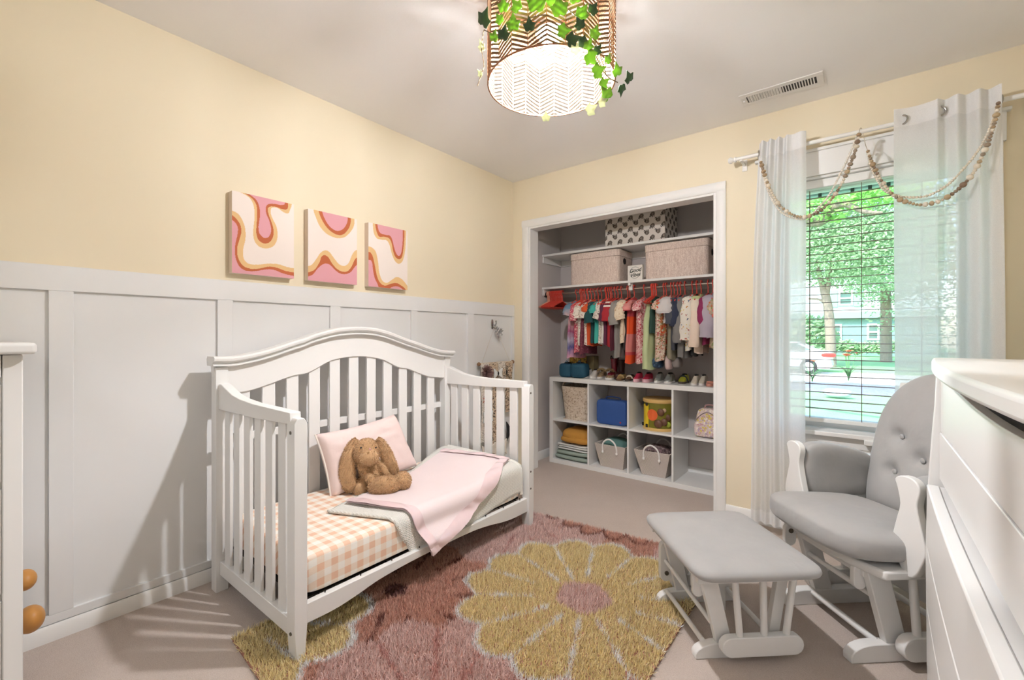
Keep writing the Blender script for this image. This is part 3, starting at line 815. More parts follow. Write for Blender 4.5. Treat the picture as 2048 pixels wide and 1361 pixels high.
def curtain(label, wave, x_of, top, bottom, zt, zb, grommets):
    """wave(u, v) gives the fold offset, x_of(u, v) the position along the rod"""
    t = thing('sheer_curtain', label, 'curtain', (x_of(0.5, 0.5), RY, zb), 0, 'sheer curtains on the rod')
    fn = lambda u, v: (x_of(u, v), RY - 0.034 + wave(u, v), lerp(zb, zt, v))
    MB().grid(fn, 110, 40).build('panel', m_sheer, t, smooth=180)
    fb = lambda u, v: (x_of(u, lerp(0.958, 1.0, v)), RY - 0.0355 + wave(u, lerp(0.958, 1.0, v)), lerp(zt - 0.09, zt, v))
    MB().grid(fb, 110, 4).build('header_band', m_hem, t, smooth=180)
    f2 = lambda u, v: (x_of(u, 0.03 * v), RY - 0.0355 + wave(u, 0.03 * v), lerp(zb, zb + 0.07, v))
    MB().grid(f2, 110, 3).build('bottom_hem', m_hem, t, smooth=180)
    for x, y, ang in grommets:
        M = Matrix.Translation((x, y, RZ)) @ Matrix.Rotation(ang, 4, 'Z') @ Matrix.Rotation(PI/2, 4, 'Y')
        MB().tube([(0.0215*math.cos(2*PI*i/24), 0.0215*math.sin(2*PI*i/24), 0) for i in range(24)], 0.0045, 6, closed=True, M=M).build('grommet', m_grom, t)
    return t
def wl(u, v):
    s = 0.5 + 0.5 * v
    if u < 0.62: a = 0.019 * math.sin(u / 0.62 * 2*PI*3.5 + 1.57)
    else: a = -0.019 + 0.014 * (u - 0.62) / 0.38 + 0.012 * math.sin((u - 0.62) / 0.38 * PI * 2)
    return a * (0.75 + 0.25 * v) + 0.012 * (1 - v) * math.sin(u * 9 + v * 2)
def xl(u, v):
    w = lerp(-0.522, -0.476, v ** 3)
    return lerp(w, -0.246, u) + 0.006 * math.sin(v * 5 + u * 3) * (1 - v)
curtain('sheer white curtain panel at the left side of the window', wl, xl, 0, 0, 2.262, 0.055,
        [(-0.482, RY, R(15))])
def wr(u, v):
    if u < 0.42: a = -0.012 + 0.022 * math.sin(u / 0.42 * PI) * v
    else: a = -0.018 * math.cos((u - 0.42) / 0.58 * 2*PI*3) 
    return a * (0.8 + 0.2 * v) + 0.014 * (1 - v) * math.sin(u * 8 + 1 + v)
def xr(u, v): return lerp(0.118, lerp(0.500, 0.482, v), u) + 0.008 * math.sin(v * 4 + u * 5) * (1 - v)
curtain('sheer white curtain panel at the right side of the window', wr, xr, 0, 0, 2.262, 0.055,
        [(0.150, RY - 0.030, R(70)), (0.285, RY - 0.034, R(100)), (0.484, RY, R(15))])

# wooden bead garland: two swags of two strands over the rod
bead_cols = ['#A38B6C', '#D8CCB8', '#BBA585', '#86705C', '#E6DCCB', '#9C8B78']
m_beads = [mat('wood_bead_%d' % i, c, 0.5, var=0.1, vscale=60) for i, c in enumerate(bead_cols)]
m_pearl = mat('pale_bead', '#E9E2D6', 0.4)
m_string = mat('bead_string', '#CFC2AE', 0.8)
gar = thing('bead_garland', 'garland of wooden beads in two strands swagged over the curtain rod', 'garland', (0.0, RY - 0.05, 1.85))
GYF = RY - 0.085
def px_path(pts, y): return [tuple(atY(px, py, y)) for px, py in pts]
sw1a = px_path([(1521, 322), (1531, 355), (1543, 385), (1560, 412), (1585, 430), (1612, 434), (1640, 422), (1662, 400), (1682, 370), (1698, 335), (1711, 300), (1718, 268)], GYF)
sw1b = px_path([(1521, 322), (1529, 360), (1541, 393), (1562, 424), (1590, 437), (1615, 436), (1640, 413), (1660, 388), (1677, 355), (1692, 325), (1705, 295), (1716, 268)], GYF + 0.012)
sw2a = px_path([(1735, 300), (1744, 325), (1756, 350), (1772, 375), (1795, 397), (1820, 406), (1843, 410), (1880, 402), (1915, 380), (1945, 348), (1970, 300), (1988, 250), (1997, 205)], GYF)
sw2b = px_path([(1735, 300), (1741, 330), (1752, 355), (1770, 382), (1800, 393), (1830, 395), (1860, 390), (1895, 370), (1925, 340), (1950, 310), (1972, 275), (1988, 235), (1996, 205)], GYF + 0.012)
# short lengths that loop over the rod
loop1 = [(sw1a[-1][0], GYF, sw1a[-1][2]), (sw1a[-1][0] + 0.004, RY - 0.012, RZ + 0.013), (sw1a[-1][0] + 0.012, RY + 0.012, RZ + 0.013), (sw2a[0][0] - 0.01, RY + 0.005, RZ - 0.06), sw2a[0]]
rnb = random.Random(3)
st = MB()
for p in (sw1a, sw1b, sw2a, sw2b, loop1): st.tube(spline(p, 5), 0.0016, 5)
st.build('string', m_string, gar)
BEAD = {}
def string_beads(path, rmin, rmax, mats, name, single=True):
    """beads threaded along a path; the large ones are parts of their own"""
    pts = spline(path, 14); L = 0.0; bulk = MB()
    r = rnb.uniform(rmin, rmax); want = r
    for a, b in zip(pts, pts[1:]):
        seg = (b - a).length
        while L + seg >= want and seg > 1e-9:
            f = (want - L) / seg
            if f > 1.0 or f < 0: break
            c = a.lerp(b, f); k = rnb.randrange(len(mats)) if rnb.random() < 0.5 else (int(want * 7) % len(mats))
            q = Vector((0, 0, 1)).rotation_difference((b - a).normalized())
            if single:
                mm = mats[k]
                if mm.name not in BEAD:
                    BEAD[mm.name] = MB().ball((0, 0, 0), 1.0, 12, 8).build(name, mm, gar, local=True, smooth=60); o = BEAD[mm.name]
                else: o = BEAD[mm.name].copy(); COL.objects.link(o)
                o.location = c - WM[gar.name].translation; o.rotation_mode = 'QUATERNION'; o.rotation_quaternion = q
                o.scale = (r, r, r * rnb.uniform(0.75, 1.05))
            else: bulk.ball(c, r, 8, 6)
            nr = rnb.choice([rmin, rmin * 1.2, rmax]) * rnb.uniform(0.9, 1.05)
            want += r * 0.9 + nr * 0.9; r = nr
        L += seg
    if not single: o = bulk.build(name, mats[0], gar, smooth=60, weld=False); o['kind'] = 'stuff'
string_beads(sw1a, 0.0075, 0.0130, m_beads, 'wood_bead'); string_beads(sw2a, 0.0075, 0.0130, m_beads, 'wood_bead')
string_beads(sw1b, 0.0055, 0.0070, [m_pearl], 'small_beads', False); string_beads(sw2b, 0.0055, 0.0070, [m_beads[4]], 'small_beads', False)

# ceiling vent
m_vent = mat('white_vent_metal', '#E8E6E3', 0.45)
m_duct_shade = mat('duct_shade', '#4A4744', 0.9)
vt = thing('ceiling_vent', 'white metal air register with two rows of fins in the ceiling', 'vent', (-0.352, 2.79, ZC - 0.012))
vx0, vx1, vy0, vy1 = -0.545, -0.160, 2.722, 2.868
MB().box((vx0, vy0, ZC - 0.006), (vx1, vy0 + 0.035, ZC)).box((vx0, vy1 - 0.035, ZC - 0.006), (vx1, vy1, ZC)).box((vx0, vy0 + 0.0351, ZC - 0.006), (vx0 + 0.03, vy1 - 0.0351, ZC)).box((vx1 - 0.03, vy0 + 0.0351, ZC - 0.006), (vx1, vy1 - 0.0351, ZC)).box((-0.359, vy0 + 0.0351, ZC - 0.006), (-0.347, vy1 - 0.0351, ZC)).build('frame', m_vent, vt, 0.002)
MB().box((vx0 + 0.03, vy0 + 0.035, ZC - 0.0022), (vx1 - 0.03, vy1 - 0.035, ZC - 0.0012)).build('shade_sheet', m_duct_shade, vt)  # dark sheet stands in for the shade behind the fins
for (xa, xb, ln) in ((vx0 + 0.034, -0.362, 0.006), (-0.344, vx1 - 0.034, -0.002)):
    n = 12; f = MB()
    for i in range(n):
        x = lerp(xa, xb, (i + 0.5) / n)
        f.prism([(x - 0.0035, -0.0065), (x + 0.0010, -0.0065), (x + 0.0010 + ln, -0.0025), (x - 0.0035 + ln, -0.0025)], lambda a, b, d: (a, d, ZC + b), vy0 + 0.036, vy1 - 0.036)
    f.build('fins', m_vent, vt, weld=False)
MB().box((vx0 + 0.012, 2.79, ZC - 0.014), (vx0 + 0.018, 2.80, ZC - 0.006)).build('lever', m_vent, vt)

# ---------------------------------------------------------------- outside the window
GZ = -0.50
m_lawn = bpy.data.materials.new('mown_grass'); _t = NT(m_lawn); _t.b.inputs['Roughness'].default_value = 1.0
_n1 = _t.noise(1.1, 5); _n2 = _t.noise(30, 3)
_mx = _t.n('Mix', data_type='RGBA'); _mx.inputs[0].default_value = 0.5
_t.l(_t.ramp(_n1.outputs[0], [(0.3, '#6FA06E'), (0.7, '#8DBB80')]), _mx.inputs[6]); _t.l(_t.ramp(_n2.outputs[0], [(0.3, '#6B9D69'), (0.7, '#9AC488')]), _mx.inputs[7]); _t.l(_mx.outputs[2], _t.b.inputs['Base Color'])
m_road = mat('pale_concrete_road', '#E6E0D2', 0.9, var=0.06, vscale=2)
def ground(name, y0, y1, z, m): return struct(name, MB().box((-40, y0, z - 0.2), (40, y1, z)), m)
ground('lawn', 3.3, 15.9, GZ, m_lawn); ground('sidewalk', 15.9, 17.2, GZ, m_road); ground('verge', 17.2, 18.4, GZ, m_lawn)
ground('road', 18.4, 25.5, GZ - 0.06, m_road); ground('far_lawn', 25.5, 80, GZ, m_lawn)
# eave of this house above the window
m_eave = mat('pale_blue_soffit', '#B9CDD0', 0.7)
struct('eave', MB().box((-3, 3.25, 2.36), (1.5, 3.85, 2.40)).box((-3, 3.80, 2.130), (1.5, 3.85, 2.36)), m_eave)
m_clip = mat('dark_gutter_clip', '#3C4440', 0.6)
cl = MB()
for px in (1640, 1705, 1740, 1777):
    q = atY(px, 376, 3.795); cl.box((q.x - 0.010, 3.785, 2.115), (q.x + 0.010, 3.7995, 2.19))
struct('gutter_clips', cl, m_clip)

# the house across the street
m_side = mat('pale_blue_grey_siding', '#C4D3D4', 0.7, var=0.03, vscale=1)
m_brick = mat('teal_grey_brick', '#7FA09A', 0.8, var=0.12, vscale=6)
m_shut = mat('sage_shutter', '#8CA89E', 0.7)
m_wfr = mat('white_window_frame', '#F4F6F4', 0.5)
m_dglass = mat('dark_window_glass', '#5F7A74', 0.1)
m_roof = mat('grey_shingle_roof', '#7C7A77', 0.9, var=0.1, vscale=3)
HY = 46.0
hs = thing('house', 'pale blue two storey house with white framed windows across the street', 'house', (0, HY + 4, GZ))
MB().box((-11.5, HY, 3.1), (4.6, HY + 8, 8.6)).build('upper_wall', m_side, hs)
MB().box((-11.5, HY + 0.35, GZ), (4.6, HY + 8, 3.1)).build('lower_wall', m_brick, hs)
MB().box((-11.6, HY - 0.05, 2.55), (4.7, HY + 0.35, 3.1)).build('fascia', m_shut, hs)
MB().prism([(-0.8, 8.5), (4.0, 11.8), (8.8, 8.5)], lambda a, b, d: (d, HY + a, b), -12.2, 5.3).build('roof', m_roof, hs)
def hwin(px0, px1, py0, py1, y, shut):
    a = atY(px0, py0, y); b = atY(px1, py1, y)
    x0, x1, z1, z0 = a.x, b.x, a.z, b.z
    m = MB(); f = 0.13
    m.box((x0, y - 0.12, z0), (x0 + f, y, z1)).box((x1 - f, y - 0.12, z0), (x1, y, z1)).box((x0 + f, y - 0.12, z0), (x1 - f, y, z0 + f)).box((x0 + f, y - 0.12, z1 - f), (x1 - f, y, z1)).box((x0 + f, y - 0.12, (z0 + z1)/2 - 0.06), (x1 - f, y, (z0 + z1)/2 + 0.06))
    w = m.build('window', m_wfr, hs, weld=False)
    MB().box((x0 + f/2, y - 0.05, z0 + f/2), (x1 - f/2, y - 0.02, z1 - f/2)).build('pane', m_dglass, w)
    if shut:
        for q0, q1 in ((x0 - 0.62, x0 - 0.05), (x1 + 0.05, x1 + 0.62)):
            MB().box((q0, y - 0.10, z0 - 0.1), (q1, y, z1 + 0.1)).build('shutter', m_shut, hs)
hwin(1677, 1706, 583, 611, HY, True); hwin(1661, 1684, 649, 681, HY + 0.35, False); hwin(1734, 1759, 648, 681, HY + 0.35, False)

# trees
def leaf_cloud(m, c, r, n, size, rn, flat=0.75):
    c = Vector(c)
    for _ in range(n):
        while True:
            p = Vector((rn.uniform(-1, 1), rn.uniform(-1, 1), rn.uniform(-1, 1)))
            if 0.25 < p.length < 1: break
        p = Vector((p.x * r[0], p.y * r[1], p.z * r[2])) + c
        a = Vector((rn.gauss(0, 1), rn.gauss(0, 1), rn.gauss(0, 0.6))).normalized(); b = a.orthogonal().normalized()
        s = size * rn.uniform(0.6, 1.3)
        m.add([p - a*s, p + b*s*0.55, p + a*s, p - b*s*0.55], [(0, 1, 2, 3)])
m_leaf = mat('bright_leaf_green', '#9CC873', 0.7, var=0.35, vscale=0.9, trans=0.45)  # brighter green of the near maple's leaves
m_leaf2 = mat('deep_leaf_green', '#A8C49A', 0.7, var=0.35, vscale=0.9, trans=0.4)
m_bark = mat('grey_brown_bark', '#8F8274', 0.95, var=0.2, vscale=5, bump=0.5, bscale=20, bdist=0.05)
def tree(label, base, trunk, clouds, leafm, seed, leaf):
    rn = random.Random(seed)
    t = thing('leafy_tree', label, 'tree', base, 0, 'trees across the street')
    m = MB()
    for pts, rs in trunk: m.tube(spline(pts, 4), [lerp(rs[0], rs[1], i / (4*(len(pts)-1))) for i in range(4*(len(pts)-1) + 1)], 8)
    m.build('trunk', m_bark, t, smooth=60)
    f = MB()
    for c, r, n in clouds: leaf_cloud(f, c, r, n, leaf, rn)
    fo = f.build('foliage', leafm, t, weld=False, smooth=0); fo['kind'] = 'stuff'
TY = 29.0
def T(px, py, y=TY): return tuple(atY(px, py, y))
b1 = T(1662, 707); b1 = (b1[0], b1[1], GZ)
tree('leafy street tree with a forked grey trunk in front of the pale blue house', b1,
     [([b1, T(1660, 660), T(1656, 615), T(1648, 580)], (0.25, 0.19)), ([T(1648, 585), T(1641, 555), T(1632, 520)], (0.17, 0.08)), ([T(1652, 595), T(1659, 555), T(1668, 515)], (0.15, 0.07)), ([T(1655, 612), T(1640, 600), T(1617, 598)], (0.08, 0.04))],
     [(T(1640, 500), (3.0, 3.0, 2.0), 3600), (T(1700, 505), (3.2, 3.0, 1.7), 3600), (T(1760, 510), (3.2, 3.0, 2.0), 3600), (T(1690, 430), (4.5, 3.0, 2.2), 5200), (T(1780, 440), (4.0, 3.0, 2.6), 4000), (T(1615, 440), (3.0, 3.0, 2.2), 2600), (T(1740, 380), (5.0, 3.0, 2.0), 4600)], m_leaf2, 11, 0.095)
b2 = atY(1772, 700, 36.0); b2 = (b2.x, 36.0, GZ)
tree('thick trunked tree at the right corner of the pale blue house', b2,
     [([b2, T(1772, 640, 36.0), T(1771, 570, 36.0)], (0.30, 0.26))], [(T(1785, 520, 36.0), (3.5, 3, 2.6), 3200), (T(1840, 500, 36.0), (4.5, 3, 3.5), 2600), (T(1905, 570, 36.0), (4.5, 3, 4.5), 3200)], m_leaf2, 12, 0.12)
b3 = (-4.2, 9.0, GZ)
tree('near maple branch with bright leaves hanging at the top of the window', b3,
     [([b3, (-4.1, 9.0, 2.0), (-3.6, 9.0, 4.2)], (0.20, 0.13)), ([(-3.6, 9.0, 4.1), T(1600, 445, 8.6), T(1660, 418, 8.4), T(1690, 409, 8.3), T(1730, 424, 8.2), T(1765, 426, 8.2)], (0.09, 0.02))],
     [(T(1640, 425, 8.5), (0.30, 0.3, 0.16), 160), (T(1625, 402, 8.5), (0.32, 0.3, 0.14), 150), (T(1700, 392, 8.4), (0.5, 0.3, 0.16), 260), (T(1755, 395, 8.3), (0.5, 0.3, 0.20), 280), (T(1668, 432, 8.4), (0.2, 0.2, 0.10), 90), (T(1780, 380, 8.3), (0.5, 0.3, 0.2), 200)], m_leaf, 13, 0.045)
# hedge line at the far house
hg = MB(); rn = random.Random(5)
for px in range(1600, 1800, 12): leaf_cloud(hg, T(px, 694 + rn.uniform(-3, 3), 44.5), (0.9, 0.6, 0.5), 130, 0.14, rn)
tag(hg.build('foundation_shrubs', m_leaf2, weld=False, smooth=0), 'low shrubs along the front of the pale blue house', 'shrubs', kind='stuff')
sh = MB()
leaf_cloud(sh, T(1625, 672, 30.0), (1.2, 1, 1.2), 900, 0.16, rn)
tag(sh.build('bush', m_leaf2, weld=False, smooth=0), 'round green bush behind the parked white car', 'bush')

# parked white car, mostly behind the left curtain
m_carp = mat('white_car_paint', '#F2F4F5', 0.2, coat=0.5)
m_tyre = mat('black_tyre', '#2A2B2C', 0.8); m_rimc = mat('silver_wheel', '#BFC3C6', 0.3, 0.8); m_tail = mat('red_tail_lamp', '#B5372F', 0.25)
cz0 = GZ - 0.06
ce = atY(1664, 720, 23.6); cxr = ce.x
car = thing('parked_car', 'white car parked on the street behind the left curtain', 'car', (cxr - 2.2, 24.4, cz0))
pr = [(0, 0.35), (-0.05, 0.75), (-0.02, 0.98), (-0.55, 1.05), (-1.25, 1.42), (-2.4, 1.46), (-3.2, 1.05), (-4.25, 0.90), (-4.4, 0.55), (-4.35, 0.28), (-0.1, 0.25)]
MB().prism(pr, lambda a, b, d: (cxr + a, d, cz0 + b), 23.6, 25.3).build('body', m_carp, car, 0.05, 3)
gl_ = [(-0.72, 1.06), (-1.30, 1.36), (-2.35, 1.39), (-3.0, 1.06)]
MB().prism(gl_, lambda a, b, d: (cxr + a, d, cz0 + b), 23.585, 25.315).build('side_window', m_dglass, car)
for x in (-0.85, -3.5):
    for y in (23.56, 25.1):
        w = MB().lathe([(0.0, 0.0), (0.30, 0.0), (0.33, 0.04), (0.33, 0.20), (0.30, 0.24), (0.0, 0.24)], (0, 0, 0), 20, Matrix.Translation((cxr + x, y + 0.24, cz0 + 0.33)) @ Matrix.Rotation(PI/2, 4, 'X')).build('wheel', m_tyre, car)
        MB().lathe([(0.0, 0.0), (0.20, 0.0), (0.20, 0.01), (0.0, 0.02)], (0, 0, 0), 16, Matrix.Translation((cxr + x, y - 0.002, cz0 + 0.33)) @ Matrix.Rotation(PI/2, 4, 'X')).build('hubcap', m_rimc, w)
MB().sell((cxr - 0.12, 23.60, cz0 + 0.86), (0.26, 0.03, 0.09), 0.6, 0.6).build('tail_lamp', m_tail, car)

# flower bed: mulch, stones, a clump of orange day lilies
m_mulch = mat('grey_mulch', '#7B8088', 0.95, var=0.25, vscale=4, bump=0.6, bscale=12, bdist=0.05)
m_stone = mat('pale_landscape_stone', '#B4BFC4', 0.8, var=0.15, vscale=3, bump=0.4, bscale=6, bdist=0.05)
bc = atZ(1680, 778, GZ)
mb = MB().sell((bc.x + 0.2, bc.y, GZ + 0.0), (2.4, 1.3, 0.16), 1, 1, 40, 10, None, lambda p: Vector((p.x, p.y, p.z * (1 + 0.3 * mnoise.noise(p * 2)))))
tag(mb.build('mulch_bed', m_mulch), 'mounded bed of grey mulch on the lawn', 'flower bed', kind='stuff')
for px, py, w, lb in ((1658, 762, 0.42, 'large pale blue grey stone in the flower bed left of the lilies'), (1675, 783, 0.30, 'flat pale stone at the front edge of the flower bed')):
    q = atZ(px, py + 8, GZ + 0.08)
    s_ = MB().sell((q.x, q.y, GZ + 0.13), (w, w * 0.6, w * 0.38), 0.8, 0.8, 20, 12, None, lambda p: p * (1 + 0.25 * mnoise.noise(p * 3 + Vector((px, 0, 0)))))
    tag(s_.build('landscape_stone', m_stone), lb, 'stone', 'stones in the flower bed')
m_blade = mat('lily_leaf_green', '#6F9F6A', 0.6, var=0.2, vscale=10, trans=0.2); m_lily = mat('orange_lily_petal', '#D9825A', 0.6, trans=0.3)
def lily(px, py, lb, n, h, nf, seed):
    q = atZ(px, py, GZ + 0.12); rn = random.Random(seed)
    t = thing('day_lily', lb, 'plant', (q.x, q.y, GZ + 0.1), 0, 'lilies in the flower bed'); m = MB()
    for _ in range(n):
        a = rn.uniform(0, 2*PI); l = h * rn.uniform(0.6, 1.0); sp = rn.uniform(0.25, 0.6) * l
        pts = [Vector((q.x + math.cos(a)*sp*f*f, q.y + math.sin(a)*sp*f*f, GZ + 0.1 + l*(f - 0.35*f*f*f))) for f in (0, .3, .6, .85, 1)]
        m.tube(pts, [0.02, 0.022, 0.018, 0.012, 0.003], 4, flat=0.25)
    m.build('leaves', m_blade, t, weld=False)
    for _ in range(nf):
        a = rn.uniform(0, 2*PI); x = q.x + math.cos(a)*0.30*rn.random(); z = GZ + h * rn.uniform(1.1, 1.35)
        MB().tube([(q.x, q.y, GZ + 0.1), (x, q.y, z)], 0.008, 4).build('stalk', m_blade, t)
        f = MB()
        for k in range(6):
            b = PI/3*k; f.tube([(x, q.y, z), (x + 0.06*math.cos(b), q.y + 0.06*math.sin(b), z + 0.05), (x + 0.11*math.cos(b), q.y + 0.11*math.sin(b), z + 0.04)], [0.012, 0.03, 0.006], 4, flat=0.3)
        f.build('flower', m_lily, t, weld=False)
lily(1697, 762, 'clump of day lilies with orange blooms in the middle of the flower bed', 46, 0.85, 7, 1)
lily(1625, 765, 'day lily clump at the left edge of the window view', 30, 0.7, 2, 2)

# ---------------------------------------------------------------- shag rug
def smooth(a, b, x):
    t = min(1, max(0, (x - a) / (b - a))); return t * t * (3 - 2*t)
rug = thing('shag_rug', 'shag rug with yellow and pink daisies on rust petals, under the crib', 'rug', (-1.2, 1.45, 0.0))
RC = [(-1.845, 0.655), (-0.553, 0.560), (-0.560, 2.415), (-1.835, 2.285)]     # corners
vs = [(x, y, 0.001) for x, y in RC] + [(x, y, 0.009) for x, y in RC]
MB().add(vs, [(3,2,1,0), (4,5,6,7), (0,1,5,4), (1,2,6,5), (2,3,7,6), (3,0,4,7)]).build('backing', mat('rug_backing', '#A9786A', 0.95), rug)
def rug_colors(x, y):
    """x, y arrays -> linear rgb of the woven pattern"""
    def C(h): return np.array(lin(h)[:3])
    rust, rustd, pink, yel, white, dk = C('#DDAF9C'), C('#8C5C52'), C('#EDD0C8'), C('#F4E2AE'), C('#FFFFFC'), C('#7A5350')
    col = np.tile(rust, (len(x), 1))
    def flower(cx, cy, r, n, rot, petal, line, rim, core, corer, lw=0.010, rimw=0.045, rough=0.012):
        dx, dy = x - cx, y - cy
        d = np.hypot(dx, dy); th = np.arctan2(dy, dx) + rot
        wob = rough * np.sin(9 * th + 3 * x) + 0.006 * np.sin(60 * x) * np.cos(70 * y)
        edge = r * (0.87 + 0.13 * np.abs(np.cos(n * th / 2))) + wob * 0.6
        ins = d < edge
        col[ins] = petal
        ph = ((n * th / 2 + PI/2) / PI); fr = np.abs(ph - np.round(ph)) * PI / (n / 2) * d
        ln = ins & (fr < lw * (0.8 + 0.4*np.sin(40*d))) & (d > r * (0.34 + 0.1 * np.sin(7 * np.round(ph))))
        col[ln] = line
        rm = ins & (d > edge - rimw * r * 1.0)
        col[rm] = rim
        if core is not None: col[d < corer * (1 + 0.05*np.sin(5*th))] = core
    flower(-1.62, 1.22, 0.62, 13, 0.2, rust, rustd, rustd, dk, 0.05, 0.011, 0.025)
    flower(-1.60, 2.10, 0.50, 11, 0.3, pink, C('#DDB0A8'), pink, pink, 0.1, 0.008, 0.02)
    flower(-0.42, 2.10, 0.50, 12, 0.0, pink, C('#D8A59C'), C('#DDAAA0'), pink, 0.1, 0.008, 0.02)
    flower(-1.25, 2.86, 0.64, 26, 0.1, rust, rustd, rustd, rust, 0.05, 0.010, 0.035)
    flower(-0.98, 0.86, 0.50, 12, 0.0, pink, C('#DBABA2'), pink, pink, 0.09, 0.010, 0.02)
    flower(-1.95, 0.70, 0.54, 13, 0.12, yel, white, white, rust, 0.1, 0.010, 0.05)
    flower(-0.945, 1.690, 0.545, 14, 0.05, yel, white, white, pink, 0.115, 0.0085, 0.040)
    return col
NB = 150000
rs = np.random.RandomState(4)
ang0 = 0
P = rs.rand(NB, 2)
c00, c10, c11, c01 = [np.array(c) for c in RC]
u, v = P[:, :1], P[:, 1:]
xy = c00*(1-u)*(1-v) + c10*u*(1-v) + c11*u*v + c01*(1-u)*v
# keep blades clear of the posts standing on the rug
L_ = rs.uniform(0.020, 0.032, NB); az = rs.uniform(0, 2*PI, NB) ; 
lx = 0.010 * np.cos(az) + 0.006 * rs.randn(NB) + 0.004; ly = 0.010 * np.sin(az) + 0.006 * rs.randn(NB) - 0.002
hz = np.sqrt(np.maximum(L_**2 - lx**2 - ly**2, 0.00012))
wa = rs.uniform(0, 2*PI, NB); wx, wy = 0.0022*np.cos(wa), 0.0022*np.sin(wa)
V = np.empty((NB, 3, 3))
V[:, 0] = np.stack([xy[:, 0] - wx, xy[:, 1] - wy, np.full(NB, 0.006)], 1)
V[:, 1] = np.stack([xy[:, 0] + wx, xy[:, 1] + wy, np.full(NB, 0.006)], 1)
V[:, 2] = np.stack([xy[:, 0] + lx, xy[:, 1] + ly, 0.006 + hz], 1)
cb = rug_colors(xy[:, 0], xy[:, 1]); jit = rs.uniform(0.82, 1.16, (NB, 1)); cb = np.clip(cb * jit, 0, 1)
cc = np.ones((NB, 3, 4)); cc[:, :, :3] = cb[:, None, :]
m_pile = mat_attr('wool_shag_pile', 0.95)
me = bpy.data.meshes.new('pile')
Vl = V.reshape(-1, 3) - np.array([-1.2, 1.45, 0.0])
me.vertices.add(NB * 3); me.vertices.foreach_set('co', Vl.astype(np.float32).ravel())
me.loops.add(NB * 3); me.loops.foreach_set('vertex_index', np.arange(NB * 3, dtype=np.int32))
me.polygons.add(NB); me.polygons.foreach_set('loop_start', np.arange(0, NB * 3, 3, dtype=np.int32))
me.update(calc_edges=True)
ca = me.color_attributes.new('Col', 'FLOAT_COLOR', 'POINT'); ca.data.foreach_set('color', cc.astype(np.float32).ravel())
me.materials.append(m_pile)
po = bpy.data.objects.new('pile', me); COL.objects.link(po); po.parent = rug; po['kind'] = 'stuff'

# ---------------------------------------------------------------- bedding
EDG, RAD = -1.622, 0.030
def drape(p, q, off, zf):
    """p runs across the bed and on over its front edge, q along it; off = height of the layers beneath"""
    zt = MT + zf(p, q)
    if p < EDG: return Vector((p, q, zt + off))
    s_ = p - EDG; a = s_ / RAD
    if a < PI/2: return Vector((EDG + (RAD + off)*math.sin(a), q, zt - RAD + (RAD + off)*math.cos(a)))
    z = zt - RAD - (s_ - RAD*PI/2)
    return Vector((EDG + RAD + off, q, z))
def sheet(A, B, C, D, n1, n2, off, zf, wob, thick=0.0, outfn=None):
    """quad of cloth: A-B back edge, D-C front edge in unrolled plan coordinates"""
    def fn(u, v):
        p = lerp(lerp(A[0], B[0], u), lerp(D[0], C[0], u), v); q = lerp(lerp(A[1], B[1], u), lerp(D[1], C[1], u), v)
        w = wob(p, q)
        r = drape(p, q, off + w, zf)
        if outfn: r = outfn(r)
        return r
    return MB().grid(fn, n1, n2)
def zq(p, q): return 0.052 * smooth(1.65, 2.05, q) * (1 - smooth(-1.75, -1.55, p) * 0.3)
m_quilt = bpy.data.materials.new('cream_waffle_cotton'); _t = NT(m_quilt); _t.b.inputs['Base Color'].default_value = lin('#F2F0E8'); _t.b.inputs['Roughness'].default_value = 0.95
_sx = _t.n('SeparateXYZ'); _t.l(_t.coord(), _sx.inputs[0])
def _sin(o, k):
    a = _t.n('Math', operation='MULTIPLY'); a.inputs[1].default_value = k; _t.l(o, a.inputs[0]); b = _t.n('Math', operation='SINE'); _t.l(a.outputs[0], b.inputs[0]); return b.outputs[0]
_ad = _t.n('Math', operation='SUBTRACT'); _t.l(_sx.outputs[0], _ad.inputs[0]); _t.l(_sx.outputs[2], _ad.inputs[1])
_m = _t.n('Math', operation='MAXIMUM'); _t.l(_sin(_ad.outputs[0], 760.0), _m.inputs[0]); _t.l(_sin(_sx.outputs[1], 760.0), _m.inputs[1]); _t.bump(_m.outputs[0], 0.6, 0.003)
quilt = thing('waffle_quilt', 'cream waffle weave quilt spread over the far end of the crib mattress', 'quilt', (-1.8, 1.6, MT))
wq = lambda p, q: 0.004 * mnoise.noise(Vector((p*9, q*9, 0))) + 0.006
qs = sheet((-1.905, 1.065), (-2.225, 2.085), (-1.452, 2.085), (-1.440, 1.275), 60, 50, 0.006, zq, wq)
o_ = qs.build('quilt_top', m_quilt, quilt, smooth=180, weld=False)
sd = o_.modifiers.new('thickness', 'SOLIDIFY'); sd.thickness = 0.008; sd.offset = 1
# folded-over left edge and rolled right end
ed = [drape(lerp(-1.905, -1.50, i/20), lerp(1.065, 1.245, i/20), 0.012, zq) for i in range(21)]
MB().tube(ed, [0.006] + [0.011]*19 + [0.006], 8, flat=0.8).build('folded_edge', m_quilt, quilt, smooth=80)
ed = [drape(lerp(-2.20, -1.44, i/24), 2.092, 0.006, zq) for i in range(25)]
MB().tube(ed, 0.013, 8).build('end_roll', m_quilt, quilt, smooth=80)
m_pinkb = mat('pale_pink_fleece', '#F0E0E0', 0.9, var=0.02, vscale=10, bump=0.2, bscale=150, bdist=0.002, sheen=0.3)
m_satin = mat('pink_satin', '#EFD6D8', 0.16, var=0.05, vscale=30, sheen=0.2, spec=0.8)
bk_ = thing('pink_blanket', 'pale pink baby blanket with satin border draped over the crib front', 'blanket', (-1.8, 1.6, MT + 0.02))
A_, B_, C_, D_ = (-1.902, 1.150), (-2.130, 1.985), (-1.655, 2.075), (-1.420, 1.345)
